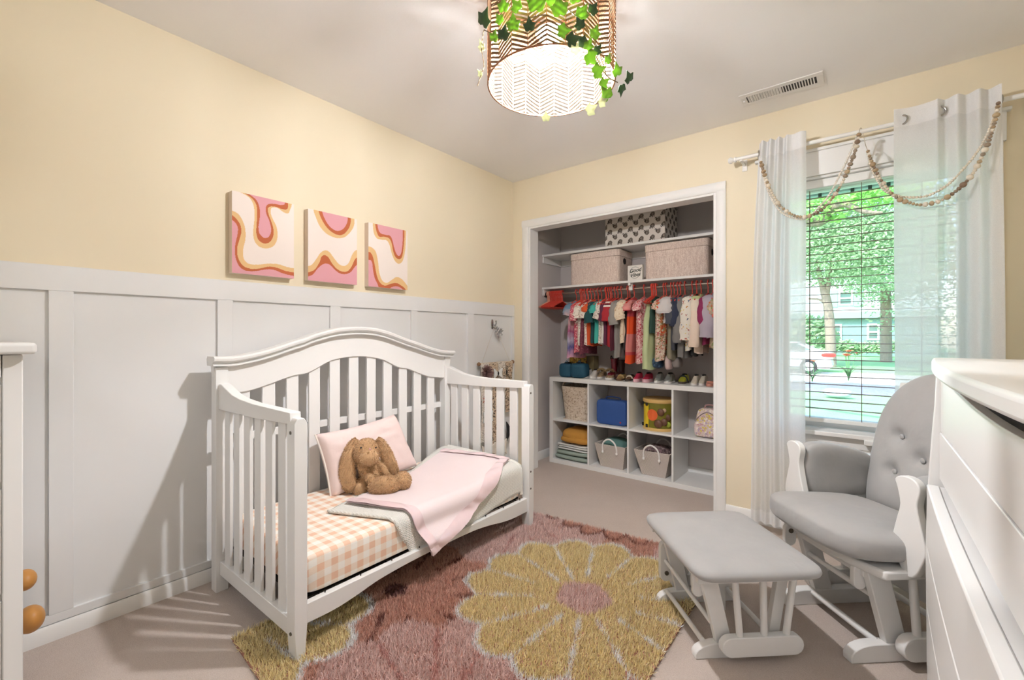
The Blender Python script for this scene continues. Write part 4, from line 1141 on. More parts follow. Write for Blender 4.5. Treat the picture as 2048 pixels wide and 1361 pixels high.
wb = lambda p, q: 0.003 * mnoise.noise(Vector((p*7, q*7, 3))) + 0.006 * mnoise.noise(Vector((p*3, q*3, 8)))
def over_rail(r):
    k = smooth(0.275, 0.205, r.z) if r.x > EDG else 0
    return Vector((r.x + 0.050 * k, r.y, r.z))
wb2 = lambda p, q: wb(p, q) + 0.020 * 0 + 0.004
sheet(A_, B_, C_, D_, 60, 60, 0.020, zq, wb2, 0, over_rail).build('blanket_cloth', m_pinkb, bk_, smooth=180, weld=False)
def border(P0, P1, Q0, Q1, n, nm):
    """satin strip between the edge P0-P1 and the inner line Q0-Q1, gently puckered"""
    def fn(u, v):
        p = lerp(lerp(P0[0], P1[0], u), lerp(Q0[0], Q1[0], u), v); q = lerp(lerp(P0[1], P1[1], u), lerp(Q0[1], Q1[1], u), v)
        r = drape(p, q, 0.0272 + wb2(p, q) + 0.0036 * math.sin(u * n * 2.3 + 3*v + 2*math.sin(u*n*0.7)) * (0.4 + 0.6*math.sin(PI*v)), zq)
        return over_rail(r)
    MB().grid(fn, n * 8, 6).build(nm, m_satin, bk_, smooth=180, weld=False)
def mixp(P, Q, f): return (lerp(P[0], Q[0], f), lerp(P[1], Q[1], f))
b1, b2 = 0.060, 0.095
border(A_, D_, mixp(A_, B_, b1), mixp(D_, C_, b1), 12, 'satin_border')
border(D_, C_, mixp(D_, A_, b2), mixp(C_, B_, b2), 20, 'satin_border')
border(B_, C_, mixp(B_, A_, b1), mixp(C_, D_, b1), 12, 'satin_border')

# pillow leaning on the headboard
def pillowfn(p):
    k = 1 + 0.10 * (-p.z / 0.165)
    return Vector((p.x, p.y * k, p.z))
M = Matrix.Rotation(R(-17), 4, 'Y') @ Matrix.Rotation(R(4), 4, 'X')
pil = thing('pink_pillow', 'pale pink pillow leaning on the crib headboard behind the bunny', 'pillow', (-2.14, 1.43, MT))
pm = MB().sell((-2.150, 1.435, 0.492), (0.070, 0.262, 0.172), 0.85, 0.85, 56, 28, M, pillowfn)
# corners: boxy outline, thin rim
pm = MB()
def pf(u, v, sd):
    a, b = u*2 - 1, v*2 - 1
    e = (max(0, 1 - a**4) * max(0, 1 - b**4)) ** 0.36
    y = a * 0.262 * (1 - 0.07 * (1 - b*b) * 0 - 0.05*(1-abs(b))*0) * (1 - 0.06*b) - 0.02*b
    z = b * 0.165 * (1 - 0.05 * (1 - a*a)*0)
    y *= (1 - 0.05 * (1 - b*b)) ; z *= (1 - 0.08 * (1 - a*a) * (1 if b > 0 else 0.3))
    x = 0.074 * e * sd + 0.007 * mnoise.noise(Vector((a*4, b*5, sd)))*e
    return Vector((-2.150, 1.435, 0.497)) + M.to_3x3() @ Vector((x, y, z))
pm.grid(lambda u, v: pf(u, v, 1), 40, 30); pm.grid(lambda u, v: pf(1-u, v, -1), 40, 30)
m_pillow = mat('pink_linen', '#EDD8D3', 0.9, var=0.03, vscale=12, bump=0.3, bscale=40, bdist=0.004)
pm.build('pillow_cover', m_pillow, pil, smooth=80)
MB().tube([pf(0.0, i/12, 0) for i in range(13)], 0.005, 6).build('cream_piping', mat('cream_piping_cloth', '#EFE6DC', 0.8), pil)

# plush bunny
m_fur = mat('tan_plush_fur', '#CFA97F', 0.95, var=0.12, vscale=25, sheen=0.5)
m_fur2 = mat('tan_ear_lining', '#BB9270', 0.95, var=0.08, vscale=25)
m_nose = mat('pink_nose_thread', '#D9A79B', 0.7)
bp_ = atT(745, 988, 2.27)
bun = thing('plush_bunny', 'tan plush bunny with long floppy ears sitting against the pink pillow', 'plush toy', (bp_.x, bp_.y, MT))
fwd = (ray(745, 940)); fwd.normalize()
rn = random.Random(9)
FUR = MB()
def furr(pts):      # short hairs standing on the surface
    for p, n_ in pts:
        t1 = n_.orthogonal().normalized(); t2 = n_.cross(t1)
        a = rn.uniform(0, 2*PI); w = (t1*math.cos(a) + t2*math.sin(a)) * 0.0016
        tip = p + n_ * rn.uniform(0.004, 0.009) + (t1*rn.gauss(0, 1) + t2*rn.gauss(0, 1)) * 0.0028 - Vector((0, 0, 0.0025))
        FUR.add([p - w, p + w, tip], [(0, 1, 2)])
def blob(m, px, py, t, rw, rh, rd, tilt=0.0, fur=1500):
    """ellipsoid: rw across the view, rh up, rd along the view"""
    c = atT(px, py, t)
    f = Vector((-_s, _c, 0)); r_ = Vector((_c, _s, 0)); u_ = Vector((0, 0, 1))
    ct, st_ = math.cos(tilt), math.sin(tilt); a = r_*ct + u_*st_; b = -r_*st_ + u_*ct
    Mx = Matrix(((a.x, f.x, b.x), (a.y, f.y, b.y), (a.z, f.z, b.z)))
    m.sell(c, (rw, rd, rh), 1, 1, 22, 14, Mx.to_4x4())
    pts = []
    for _ in range(fur):
        d = Vector((rn.gauss(0, 1), rn.gauss(0, 1), rn.gauss(0, 1))).normalized()
        p = Vector((d.x*rw, d.y*rd, d.z*rh)); n_ = Vector((d.x/rw, d.y/rd, d.z/rh)).normalized()
        pts.append((c + Mx @ p, Mx @ n_))
    furr(pts)
    return m
body = MB()
blob(body, 733, 905, 2.285, 0.066, 0.070, 0.062, 0, 4500)       # head
blob(body, 737, 915, 2.240, 0.048, 0.042, 0.035, 0, 900)        # muzzle
blob(body, 744, 948, 2.315, 0.062, 0.080, 0.058, 0.15, 3500)    # torso
blob(body, 724, 974, 2.285, 0.046, 0.048, 0.055, 0, 1000)       # left hip
blob(body, 768, 972, 2.225, 0.078, 0.046, 0.050, 0.12, 4000)    # near foot
blob(body, 805, 962, 2.275, 0.042, 0.044, 0.048, 0, 2200)       # far foot
blob(body, 784, 962, 2.315, 0.060, 0.038, 0.040, 0.1, 900)      # far leg
blob(body, 727, 938, 2.255, 0.022, 0.050, 0.024, 0.45, 900)     # left arm
blob(body, 741, 958, 2.235, 0.020, 0.030, 0.020, 0.6, 500)
blob(body, 768, 938, 2.300, 0.022, 0.055, 0.024, 0.55, 800)     # right arm
bo = body.build('body', m_fur, bun, smooth=180, weld=False)
rm = bo.modifiers.new('merge', 'REMESH'); rm.mode = 'VOXEL'; rm.voxel_size = 0.0045; rm.use_smooth_shade = True
sm_ = bo.modifiers.new('soften', 'SMOOTH'); sm_.iterations = 8; sm_.factor = 0.5
for pts, w, nm in (([(716, 880, 2.29), (706, 893, 2.275), (698, 915, 2.26), (694, 945, 2.25), (699, 972, 2.245), (702, 984, 2.245)], (0.018, 0.030, 0.036, 0.040, 0.036, 0.014), 'ear'),
                   ([(752, 880, 2.30), (762, 890, 2.30), (772, 908, 2.30), (781, 930, 2.305), (787, 945, 2.31), (790, 953, 2.31)], (0.018, 0.028, 0.032, 0.032, 0.026, 0.012), 'ear')):
    c = [atT(*p) for p in pts]; cs = spline(c, 5); ws = np.interp(np.linspace(0, 1, len(cs)), np.linspace(0, 1, len(w)), w)
    f = Vector((-_s, _c, 0)); vs = []; NR = 18; frames = []
    for k, p in enumerate(cs):
        tg = (cs[min(k + 1, len(cs) - 1)] - cs[max(k - 1, 0)]).normalized(); r_ = tg.cross(f).normalized(); f2 = r_.cross(tg); frames.append((p, r_, f2, float(ws[k])))
        for q in range(NR):
            a = 2*PI*q/NR; w_ = float(ws[k])
            vs.append(p + r_*math.cos(a)*w_ + f2*math.sin(a)*max(0.006, w_*0.42))
    fs = [(k*NR + q, k*NR + (q+1) % NR, (k+1)*NR + (q+1) % NR, (k+1)*NR + q) for k in range(len(cs) - 1) for q in range(NR)] + [tuple(range(NR)), tuple(range((len(cs)-1)*NR, len(cs)*NR))]
    MB().add(vs, fs).build(nm, m_fur, bun, smooth=180)
    for i in range(3800):
        k = rn.randrange(len(cs) - 1); t = rn.random(); p = frames[k][0].lerp(frames[k+1][0], t); r_, f2 = frames[k][1], frames[k][2]; w_ = lerp(frames[k][3], frames[k+1][3], t)
        a = rn.uniform(0, 2*PI); ca, sa = math.cos(a), math.sin(a)
        furr([(p + r_*ca*w_ + f2*sa*max(0.006, w_*0.42), (r_*ca*0.42 + f2*sa).normalized())])
c = atT(738, 899, 2.222)
MB().ball(atT(740, 899, 2.207), (0.008, 0.005, 0.006), 10, 6).build('nose', m_nose, bun)
for px in (722, 752):
    MB().ball(atT(px, 896, 2.226), 0.0045, 8, 6).build('eye', m_tyre, bun)
fo = FUR.build('fur', m_fur, bun, smooth=0, weld=False); fo['kind'] = 'stuff'

# ---------------------------------------------------------------- canvases on the left wall
def pip(poly, X, Y):
    """points in polygon, vectorised"""
    ins = np.zeros(X.shape, bool); n = len(poly)
    for i in range(n):
        x0, y0 = poly[i]; x1, y1 = poly[(i+1) % n]
        if y0 == y1: continue
        c = ((y0 > Y) != (y1 > Y)) & (X < (x1 - x0) * (Y - y0) / (y1 - y0) + x0); ins ^= c
    return ins
def sp2(pts): return [(p.x, p.y) for p in spline([(a, b, 0) for a, b in pts], 5)]
CV = [
 dict(y0=0.835, y1=1.128, z0=1.441, z1=1.832, q=((125, 72), (757, 198), (125, 900), (757, 962)), lab='square-edged canvas of pink and rust waves, leftmost of the three, with a drooping U shape', sh=[
  ('y', [(200,85),(300,140),(345,220),(355,330),(345,440),(340,500),(355,580),(400,635),(470,655),(540,635),(580,580),(590,500),(575,420),(540,350),(520,290),(530,240),(590,240),(650,280),(700,290),(722,240),(735,195),(738,20)], [(200,20)]),
  ('r', [(250,95),(330,150),(375,220),(380,330),(375,430),(372,490),(390,560),(430,595),(470,605),(515,585),(545,530),(548,460),(530,390),(500,310),(490,250),(520,225),(580,230),(640,250),(680,250),(697,215),(697,20)], [(250,20)]),
  ('p', [(300,105),(370,160),(400,220),(412,300),(400,400),(395,440),(405,500),(440,540),(470,548),(500,535),(522,490),(522,440),(505,370),(475,300),(470,240),(490,205),(540,197),(600,205),(640,205),(665,182),(665,20)], [(300,20)]),
  ('y', [(100,262),(125,275),(190,310),(235,380),(260,460),(262,560),(240,660),(240,740),(265,790),(310,815),(400,820),(500,808),(600,815),(680,840),(770,858)], [(770,1020),(100,1020)]),
  ('r', [(100,300),(125,320),(170,360),(210,420),(220,490),(200,570),(180,640),(180,720),(205,790),(250,840),(320,862),(400,860),(500,840),(580,850),(680,885),(770,897)], [(770,1020),(100,1020)]),
  ('p', [(100,350),(125,370),(160,400),(185,450),(180,520),(160,610),(155,700),(170,780),(210,850),(280,885),(370,885),(480,868),(560,875),(650,910),(770,938)], [(770,1020),(100,1020)])]),
 dict(y0=1.204, y1=1.500, z0=1.441, z1=1.829, q=((903, 245), (1403, 350), (900, 970), (1403, 1025)), lab='canvas with a pink half bowl at its top edge, middle one of the three', sh=[
  ('y', [(955,200),(960,270),(985,340),(1020,420),(1080,490),(1150,530),(1220,545),(1290,525),(1350,460),(1375,400),(1377,345),(1377,200)], []),
  ('r', [(1005,200),(1012,275),(1040,350),(1090,430),(1150,485),(1215,513),(1270,500),(1320,440),(1338,380),(1338,335),(1338,200)], []),
  ('p', [(1045,200),(1050,285),(1080,360),(1120,420),(1170,460),(1215,470),(1265,445),(1300,390),(1308,330),(1308,200)], []),
  ('y', [(880,835),(895,830),(940,815),(985,760),(1030,695),(1075,670),(1120,685),(1170,750),(1220,810),(1275,828),(1320,795),(1350,720),(1380,675),(1420,655)], [(1420,1060),(880,1060)]),
  ('r', [(880,897),(895,893),(930,885),(975,860),(1020,790),(1040,735),(1070,718),(1110,740),(1150,805),(1200,860),(1260,888),(1310,880),(1350,830),(1380,765),(1420,725)], [(1420,1060),(880,1060)]),
  ('p', [(880,940),(895,935),(950,915),(1000,855),(1040,820),(1085,803),(1130,820),(1180,870),(1230,905),(1290,912),(1340,890),(1380,840),(1420,800)], [(1420,1060),(880,1060)])]),
 dict(y0=1.578, y1=1.872, z0=1.441, z1=1.829, q=((1515, 388), (1910, 470), (1515, 1037), (1915, 1080)), lab='canvas with a long pink drip from its top edge, rightmost of the three', sh=[
  ('y', [(1555,330),(1560,420),(1570,500),(1600,550),(1650,565),(1700,570),(1730,620),(1750,700),(1780,775),(1820,808),(1860,780),(1885,680),(1893,560),(1897,465),(1897,330)], []),
  ('r', [(1583,330),(1585,420),(1600,490),(1625,533),(1680,533),(1725,550),(1750,600),(1765,680),(1790,740),(1825,762),(1855,735),(1870,640),(1878,540),(1880,465),(1880,330)], []),
  ('p', [(1605,330),(1607,420),(1630,490),(1680,513),(1730,520),(1755,560),(1775,640),(1795,700),(1822,728),(1845,700),(1858,620),(1862,530),(1863,460),(1863,330)], []),
  ('y', [(1490,625),(1515,632),(1550,645),(1590,690),(1612,790),(1625,900),(1655,980),(1700,1005),(1750,975),(1800,945),(1850,965),(1890,1010),(1930,1070)], [(1930,1130),(1490,1130)]),
  ('r', [(1490,690),(1515,690),(1535,695),(1560,740),(1580,830),(1600,930),(1630,1000),(1680,1033),(1740,1015),(1800,1008),(1850,1035),(1885,1065),(1900,1100)], [(1900,1130),(1490,1130)]),
  ('p', [(1490,775),(1530,770),(1552,800),(1562,880),(1580,960),(1610,1025),(1640,1130)], [(1490,1130)]),
  ('p', [(1715,1085),(1740,1055),(1790,1040),(1840,1055),(1872,1090)], [(1872,1130),(1715,1130)])])]
m_canvas = mat_attr('painted_canvas', 0.8, bump=0.15, bscale=600)
m_cedge = mat('canvas_edge', '#E7D6C6', 0.85)
pcol = {'y': '#E3BE87', 'r': '#C0673F', 'p': '#DFA3AB', 'w': '#F1E5DC'}
for cv in CV:
    t = thing('wall_canvas', cv['lab'], 'painting', (XL, (cv['y0'] + cv['y1'])/2, cv['z0']), 0, 'wavy pink canvases above the crib')
    x0, x1 = XL - 0.012, XL + 0.030
    MB().box((x0, cv['y0'], cv['z0']), (x1 - 0.0008, cv['y1'], cv['z1'])).build('stretcher_box', m_cedge, t, 0.0015)
    NU, NV = 150, 196
    U, V_ = np.meshgrid(np.linspace(0, 1, NU), np.linspace(0, 1, NV))
    (tlx, tly), (trx, try_), (blx, bly), (brx, bry) = cv['q']
    # the photo's perspective is undone with the true corners
    k = ray(0, 0); 
    def pxof(yv, zv):
        zc = -_s * x1 + _c * yv; xc = _c * x1 + _s * yv
        return 1024 + 890 * xc / zc, 672 - 890 * (zv - 1.14) / zc
    Yw = cv['y0'] + U * (cv['y1'] - cv['y0']); Zw = cv['z0'] + V_ * (cv['z1'] - cv['z0'])
    zc_ = -_s * x1 + _c * Yw; xc_ = _c * x1 + _s * Yw
    PX = 1024 + 890 * xc_ / zc_
    h = (PX - PX[0, 0]) / (PX[0, -1] - PX[0, 0])
    CXp = tlx + h * (trx - tlx); top_ = tly + h * (try_ - tly); bot_ = bly + h * (bry - bly)
    CYp = bot_ + V_ * (top_ - bot_)
    col = np.tile(np.array(lin(pcol['w'])), (NV, NU, 1))
    for c, pts, ext in cv['sh']:
        poly = sp2(pts) + ext
        col[pip(poly, CXp, CYp)] = lin(pcol[c])
    vs = [(x1, float(Yw[j, i]), float(Zw[j, i])) for j in range(NV) for i in range(NU)]
    fs = [(j*NU + i, j*NU + i + 1, (j+1)*NU + i + 1, (j+1)*NU + i) for j in range(NV - 1) for i in range(NU - 1)]
    MB().add(vs, fs).build('painted_face', m_canvas, t, colors=col.reshape(-1, 4), smooth=0)

# ---------------------------------------------------------------- hook, crystal bow and the bow hanger near the corner
m_chrome = mat('chrome_hook', '#B8B8B8', 0.15, 1.0)
WX = XL - 0.010 + 0.003
hk = thing('wall_hook', 'silver wall hook on the last panel before the closet', 'hook', (WX, 2.765, 1.20))
MB().sell((WX + 0.002, 2.765, 1.235), (0.004, 0.016, 0.040), 0.7, 0.8).build('hook_plate', m_chrome, hk)
MB().tube([(WX + 0.004, 2.765, 1.235), (WX + 0.03, 2.765, 1.222), (WX + 0.045, 2.765, 1.240), (WX + 0.042, 2.765, 1.262)], [0.006, 0.006, 0.006, 0.008], 8).tube([(WX + 0.004, 2.765, 1.215), (WX + 0.02, 2.790, 1.195), (WX + 0.03, 2.800, 1.215)], 0.005, 8).build('hook_arm', m_chrome, hk)
m_foil = mat('silver_foil_ribbon', '#C9C9CB', 0.25, 0.7)
rn = random.Random(21)
fb = MB()
for k in range(14):
    a = rn.uniform(0, 2*PI); l = rn.uniform(0.035, 0.06); c = Vector((WX + 0.035, 2.80 + rn.uniform(-0.012, 0.012), 1.165 + rn.uniform(-0.012, 0.012)))
    d = Vector((rn.uniform(0.0, 0.5), math.cos(a), math.sin(a) * 1.1 - 0.25)).normalized() * l
    s_ = Vector((0.004, -d.z, d.y)).normalized() * 0.013
    fb.add([c, c + d*0.5 + s_ + Vector((0.008, 0, 0)), c + d, c + d*0.5 - s_], [(0, 1, 2, 3)])
tag(fb.build('foil_bow', m_foil, smooth=0, weld=False), 'crumpled silver foil bow hanging from the wall hook', 'bow')
m_jute = mat('natural_jute', '#C9B49A', 0.9, var=0.2, vscale=60); m_dow = mat('pale_dowel', '#D9C8B0', 0.6)
m_leop = mat_floral('leopard_ribbon', '#D8C2A6', ['#2E2522', '#8A6248', '#3A2C28'], 70, 0.42)
m_lace = mat_floral('cream_lace', '#E6DDD0', ['#9C8C7E', '#F4EEE4', '#5C5048'], 110, 0.40)
DZ = 0.917; DXH = XL + 0.030
bh = thing('bow_holder', 'wooden dowel with patterned ribbon strips for hair bows, hanging near the corner', 'bow holder', (DXH, 2.775, 0.1))
MB().tube([(DXH, 2.570, DZ), (DXH, 2.985, DZ)], 0.009, 10).build('dowel', m_dow, bh)
MB().ball((DXH, 2.990, DZ), 0.016, 12, 8).ball((DXH, 2.565, DZ), 0.016, 12, 8).build('end_knobs', mat('brown_knob', '#8C6A4C', 0.5), bh)
MB().tube([(DXH, 2.60, DZ + 0.008), (WX + 0.03, 2.765, 1.222), (DXH, 2.95, DZ + 0.008)], 0.0009, 5).build('cord', m_dow, bh)
def ribbon(y, w, zb, m, nm='ribbon_strip'):
    MB().grid(lambda u, v: (DXH + 0.012 + 0.004*math.sin(v*9 + y*20), y + (u - 0.5) * w + 0.004*math.sin(v*6 + y*9), lerp(DZ + 0.006, zb, v)), 4, 30).build(nm, m, bh, smooth=180)
ribbon(2.625, 0.095, 0.30, m_lace); ribbon(2.728, 0.10, 0.14, m_leop); ribbon(2.828, 0.09, 0.12, m_lace); ribbon(2.925, 0.095, 0.50, m_leop)
fr = MB(); rn = random.Random(4)
for i in range(70):
    y = 2.60 + 0.36 * i / 69; l = rn.uniform(0.10, 0.22); fr.tube([(DXH + 0.006, y, DZ), (DXH + 0.010, y + rn.uniform(-0.004, 0.004), DZ - l)], 0.0022, 4)
fq = fr.build('jute_fringe', m_jute, bh, weld=False); fq['kind'] = 'stuff'
def bow(label, y, z, w, h, m, knot=None):
    t = thing('hair_bow', label, 'hair bow', (DXH + 0.03, y, z - h), 0, 'hair bows on the ribbon strips')
    for sg in (-1, 1):
        MB().prism([(0, -h*0.12), (sg*w*0.5, -h*0.5), (sg*w*0.42, 0), (sg*w*0.5, h*0.5), (0, h*0.12)], lambda a, b, d: (DXH + 0.020 + d + 0.012*abs(a)/w, y + a, z + b), 0, 0.014).build('loop', m, t, 0.004, 2)
    MB().ball((DXH + 0.030, y, z), (0.010, h*0.14, h*0.2), 10, 6).build('knot', knot or m, t)
    return t
m_blk = mat('black_grosgrain', '#1E1C1B', 0.7); m_coral = mat('coral_yarn', '#C06A4A', 0.9); m_mauve = mat('mauve_tulle', '#8A6A66', 0.9); m_creamb = mat('cream_satin_bow', '#E7DCCB', 0.5); m_white_b = mat('white_bow', '#EFEFEA', 0.6)
bow('black hair bow low on the ribbon strips', 2.925, 0.345, 0.12, 0.17, m_blk)
bow('cream hair bow at the bottom of the lace strip, nearest the crib', 2.645, 0.235, 0.17, 0.10, m_creamb, m_coral)
bow('cream rosette bow between two leopard strips near the floor', 2.790, 0.225, 0.16, 0.13, m_creamb)
bow('black leopard hair bow on the dowel just right of its middle', 2.868, 0.838, 0.12, 0.10, m_leop, m_blk)
bow('white hair bow on the middle ribbon strip above the crib rail', 2.760, 0.835, 0.11, 0.09, m_white_b, m_blk)
bow('white hair bow halfway down, under the coral pom', 2.640, 0.500, 0.11, 0.09, m_white_b)
rn = random.Random(8)
for (y, z, r, m, lab) in ((2.635, 0.850, 0.062, m_mauve, 'fluffy mauve pompom at the left end of the dowel'), (2.640, 0.640, 0.05, m_coral, 'coral yarn pompom below the mauve pompom')):
    p = MB()
    for _ in range(260):
        d = Vector((abs(rn.gauss(0, 1)), rn.gauss(0, 1), rn.gauss(0, 1))).normalized() * r * rn.uniform(0.75, 1.05)
        c = Vector((DXH + 0.015, y, z)); p.tube([c, c + d], [0.004, 0.002], 3)
    tag(p.build('pompom', m, smooth=0, weld=False), lab, 'pompom')

# ---------------------------------------------------------------- ivy garland round the lamp shade
m_ivy = mat('ivy_leaf_green', '#86AA46', 0.5, var=0.35, vscale=40, trans=0.3)
m_ivy_unlit = mat('unlit_ivy_leaf', '#3E5B3C', 0.5, var=0.25, vscale=30, trans=0.12)  # darker ivy colour stands in for leaves the bulb does not light
m_ivyp = mat('pale_variegated_leaf', '#E3E6C6', 0.55, var=0.1, vscale=30, trans=0.3)
m_vine = mat('ivy_vine', '#6E5A3E', 0.7)
ivy = thing('ivy_garland', 'artificial ivy garland wound around the woven lamp shade', 'garland', (LX, LY, LZ0 + 0.1))
def on_shade(px, py, out=0.012):
    """where the camera's ray first meets the shade's cylinder, pushed out a little"""
    d = ray(px, py); r = LR + out
    a = d.x**2 + d.y**2; b = -2*(d.x*LX + d.y*LY); c = LX**2 + LY**2 - r*r
    disc = b*b - 4*a*c
    if disc < 0: t = -b / (2*a)
    else: t = (-b - math.sqrt(disc)) / (2*a)
    return Vector((0, 0, 1.14)) + d * t
def leaf(p, size, ang, tilt, m, flip=0):
    out = Vector((p.x - LX, p.y - LY, 0)).normalized(); side = Vector((0, 0, 1)).cross(out).normalized()
    up = Vector((0, 0, 1)); n_ = (out + up * tilt - ray(1100, 100).normalized() * 0.9).normalized(); s2 = up.cross(n_).normalized(); u2 = n_.cross(s2).normalized()
    ca, sa = math.cos(ang), math.sin(ang)
    tip = u2 * ca + s2 * sa; wid = s2 * ca - u2 * sa
    pts = [(0, -1.0), (0.17, -0.62), (0.34, -0.34), (0.70, -0.26), (0.56, 0.06), (0.46, 0.40), (0.20, 0.46), (0.0, 0.34), (-0.20, 0.46), (-0.46, 0.40), (-0.56, 0.06), (-0.70, -0.26), (-0.34, -0.34), (-0.17, -0.62)]
    vs = [p + n_ * 0.003] + [p + wid*(a*size) - tip*(b*size) * 1.0 + n_ * (0.12*size*(abs(a)*0.8 - 0.2) + 0.0) for a, b in pts]
    fs = [(0, i, i % 14 + 1) for i in range(1, 15)]
    mb = MB().add(vs, fs)
    o = mb.build('leaf', m, ivy, smooth=180, weld=False)
    sd = o.modifiers.new('thickness', 'SOLIDIFY'); sd.thickness = 0.0012
LV = [(1007,14,15,0.2,'g'),(1034,14,14,-0.5,'g'),(1073,8,22,0.1,'g'),(1098,-6,20,0.6,'g'),(1119,18,20,-0.2,'g'),(1163,28,16,0.5,'g'),(1160,50,13,-0.6,'d'),(1189,68,14,0.2,'g'),(1143,81,16,1.2,'d'),(1165,84,13,-1.0,'d'),(1176,92,13,0.3,'g'),(1194,101,11,0.5,'d'),(1180,114,17,2.2,'g'),(1194,143,17,1.0,'g'),(1206,168,13,0.8,'g'),(1213,190,17,-0.9,'g'),(1234,143,15,-0.6,'g'),(1258,157,15,-1.0,'d'),(1243,177,14,2.6,'d'),(1007,70,16,0.5,'d'),(1027,50,17,0.1,'g'),(1059,53,14,0.0,'d'),(988,75,13,0.6,'g'),(968,40,21,0.9,'d'),(964,95,13,0.2,'p'),(961,148,10,-0.3,'p'),(1180,220,14,0.9,'p'),(1203,205,12,0.9,'p'),(1092,236,10,0.0,'p'),(1124,62,15,1.5,'g'),(1150,100,12,0.4,'p'),(1215,120,10,0.2,'g'),(1000,40,12,-0.4,'g'),(1045,-15,16,0.3,'g'),(1150,-5,16,-0.3,'g'),(1185,20,13,0.5,'d')]
for px, py, s_, a, k in LV:
    p = on_shade(px, py, 0.020 if k != 'p' else 0.012)
    leaf(p, s_ * 1.75 / 890 * 1.05, a, -0.35, {'g': m_ivy, 'd': m_ivy_unlit, 'p': m_ivyp}[k])
for ring in ([(968,60),(1000,70),(1040,45),(1090,30),(1130,50),(1165,80),(1190,110),(1212,150),(1235,165)], [(985,10),(1020,-10),(1070,0),(1120,10),(1160,40),(1185,75),(1200,110),(1212,150)], [(1212,150),(1208,180),(1195,205),(1180,215)], [(968,60),(963,95),(968,130),(962,150),(955,172)]):
    pts = [on_shade(px, py, 0.008) for px, py in ring]; MB().tube(spline(pts, 5), 0.0017, 5).build('vine', m_vine, ivy)

# ---------------------------------------------------------------- closet shelves, rod, cube shelf
SY0 = 3.415
for z, lab in ((1.588, 'lower white closet shelf carrying the two tweed lidded boxes'), (1.890, 'upper white closet shelf under the elephant print box')):
    t = thing('closet_shelf', lab, 'shelf', (-1.52, 3.58, z - 0.02), 0, 'closet shelves')
    MB().box((-2.343, SY0, z - 0.019), (-0.692, 3.743, z)).build('board', m_cfurn, t, 0.0015)
    MB().box((-2.344, SY0 - 0.09 + 0.10, z - 0.075), (-2.328, 3.743, z - 0.0195)).build('cleat', m_white, t, 0.001)
    MB().box((-2.327, 3.729, z - 0.075), (-0.692, 3.744, z - 0.0195)).build('cleat', m_white, t, 0.001)
    if z < 1.7:
        MB().box((-1.502, SY0 + 0.005, z - 0.040), (-1.482, SY0 + 0.03, z - 0.0195)).box((-1.507, SY0 + 0.034, z - 0.075), (-1.477, SY0 + 0.05, z - 0.020)).build('rod_bracket', m_cfurn, t, 0.002)
CRY, CRZ = 3.470, 1.525
crod = thing('closet_rod', 'metal closet rod with the hanging clothes', 'closet rod', (-1.52, CRY, CRZ - 0.012))
MB().tube([(-2.340, CRY, CRZ), (-0.692, CRY, CRZ)], 0.0095, 12).build('rod', mat('satin_steel', '#B5AFA6', 0.3, 0.9), crod)
MB().tube([(-2.3435, CRY, CRZ), (-2.328, CRY, CRZ)], 0.024, 16).build('end_socket', mat('black_socket', '#2C2826', 0.6), crod)
MB().ball((-1.498, CRY, CRZ - 0.004), (0.012, 0.020, 0.018), 12, 8).build('centre_clip', m_cfurn, crod)

KX0, KX1, KY0, KY1, KZ = -2.230, -0.7585, 3.370, 3.735, 0.769
KD = (-1.839, -1.481, -1.127)
ks = thing('cube_shelf', 'white eight cube shelf on the closet floor', 'shelf unit', (-1.49, 3.55, 0.0))
MB().box((KX0, KY0, 0.0), (KX0 + 0.037, KY1, KZ - 0.0372)).build('side_panel', m_cfurn, ks, 0.001)
MB().box((KX1 - 0.037, KY0, 0.0), (KX1, KY1, KZ - 0.0372)).build('side_panel', m_cfurn, ks, 0.001)
MB().box((KX0, KY0, KZ - 0.037), (KX1, KY1, KZ)).build('top_panel', m_cfurn, ks, 0.001)
MB().box((KX0 + 0.0372, KY0, 0.0), (KX1 - 0.0372, KY1, 0.037)).build('bottom_panel', m_cfurn, ks, 0.001)
xs = [KX0 + 0.0372] + [v for d in KD for v in (d - 0.0075, d + 0.0075)] + [KX1 - 0.0372]
for d in KD: MB().box((d - 0.0074, KY0 + 0.003, 0.0372), (d + 0.0074, KY1, KZ - 0.0372)).build('divider', m_cfurn, ks, 0.0006)
for i in range(4): MB().box((xs[2*i], KY0 + 0.003, 0.3775), (xs[2*i+1], KY1, 0.3925)).build('middle_shelf', m_cfurn, ks, 0.0006)

# lidded tweed boxes
def tweed():
    m = bpy.data.materials.new('beige_pink_tweed'); t = NT(m); t.b.inputs['Roughness'].default_value = 0.9
    co = t.coord(); mp = t.n('Mapping'); mp.inputs['Scale'].default_value = (60, 60, 12); t.l(co, mp.inputs[0])
    n1 = t.noise(2.0, 4, mp.outputs[0]); n2 = t.noise(160, 2, co)
    mx = t.n('Mix', data_type='RGBA'); mx.inputs[0].default_value = 0.45
    t.l(t.ramp(n1.outputs[0], [(0.35, '#C9B3A6'), (0.5, '#DDCABD'), (0.65, '#EADACD')]), mx.inputs[6]); t.l(t.ramp(n2.outputs[0], [(0.35, '#BBA398'), (0.65, '#EFE2D8')]), mx.inputs[7])
    t.l(mx.outputs[2], t.b.inputs['Base Color']); t.bump(n2.outputs[0], 0.4, 0.004); return m
m_tweed = tweed(); m_hole_shade = mat('hole_shade', '#1D1917', 0.9); m_ring = mat('dark_metal_eyelet', '#3A302A', 0.5, 0.5)
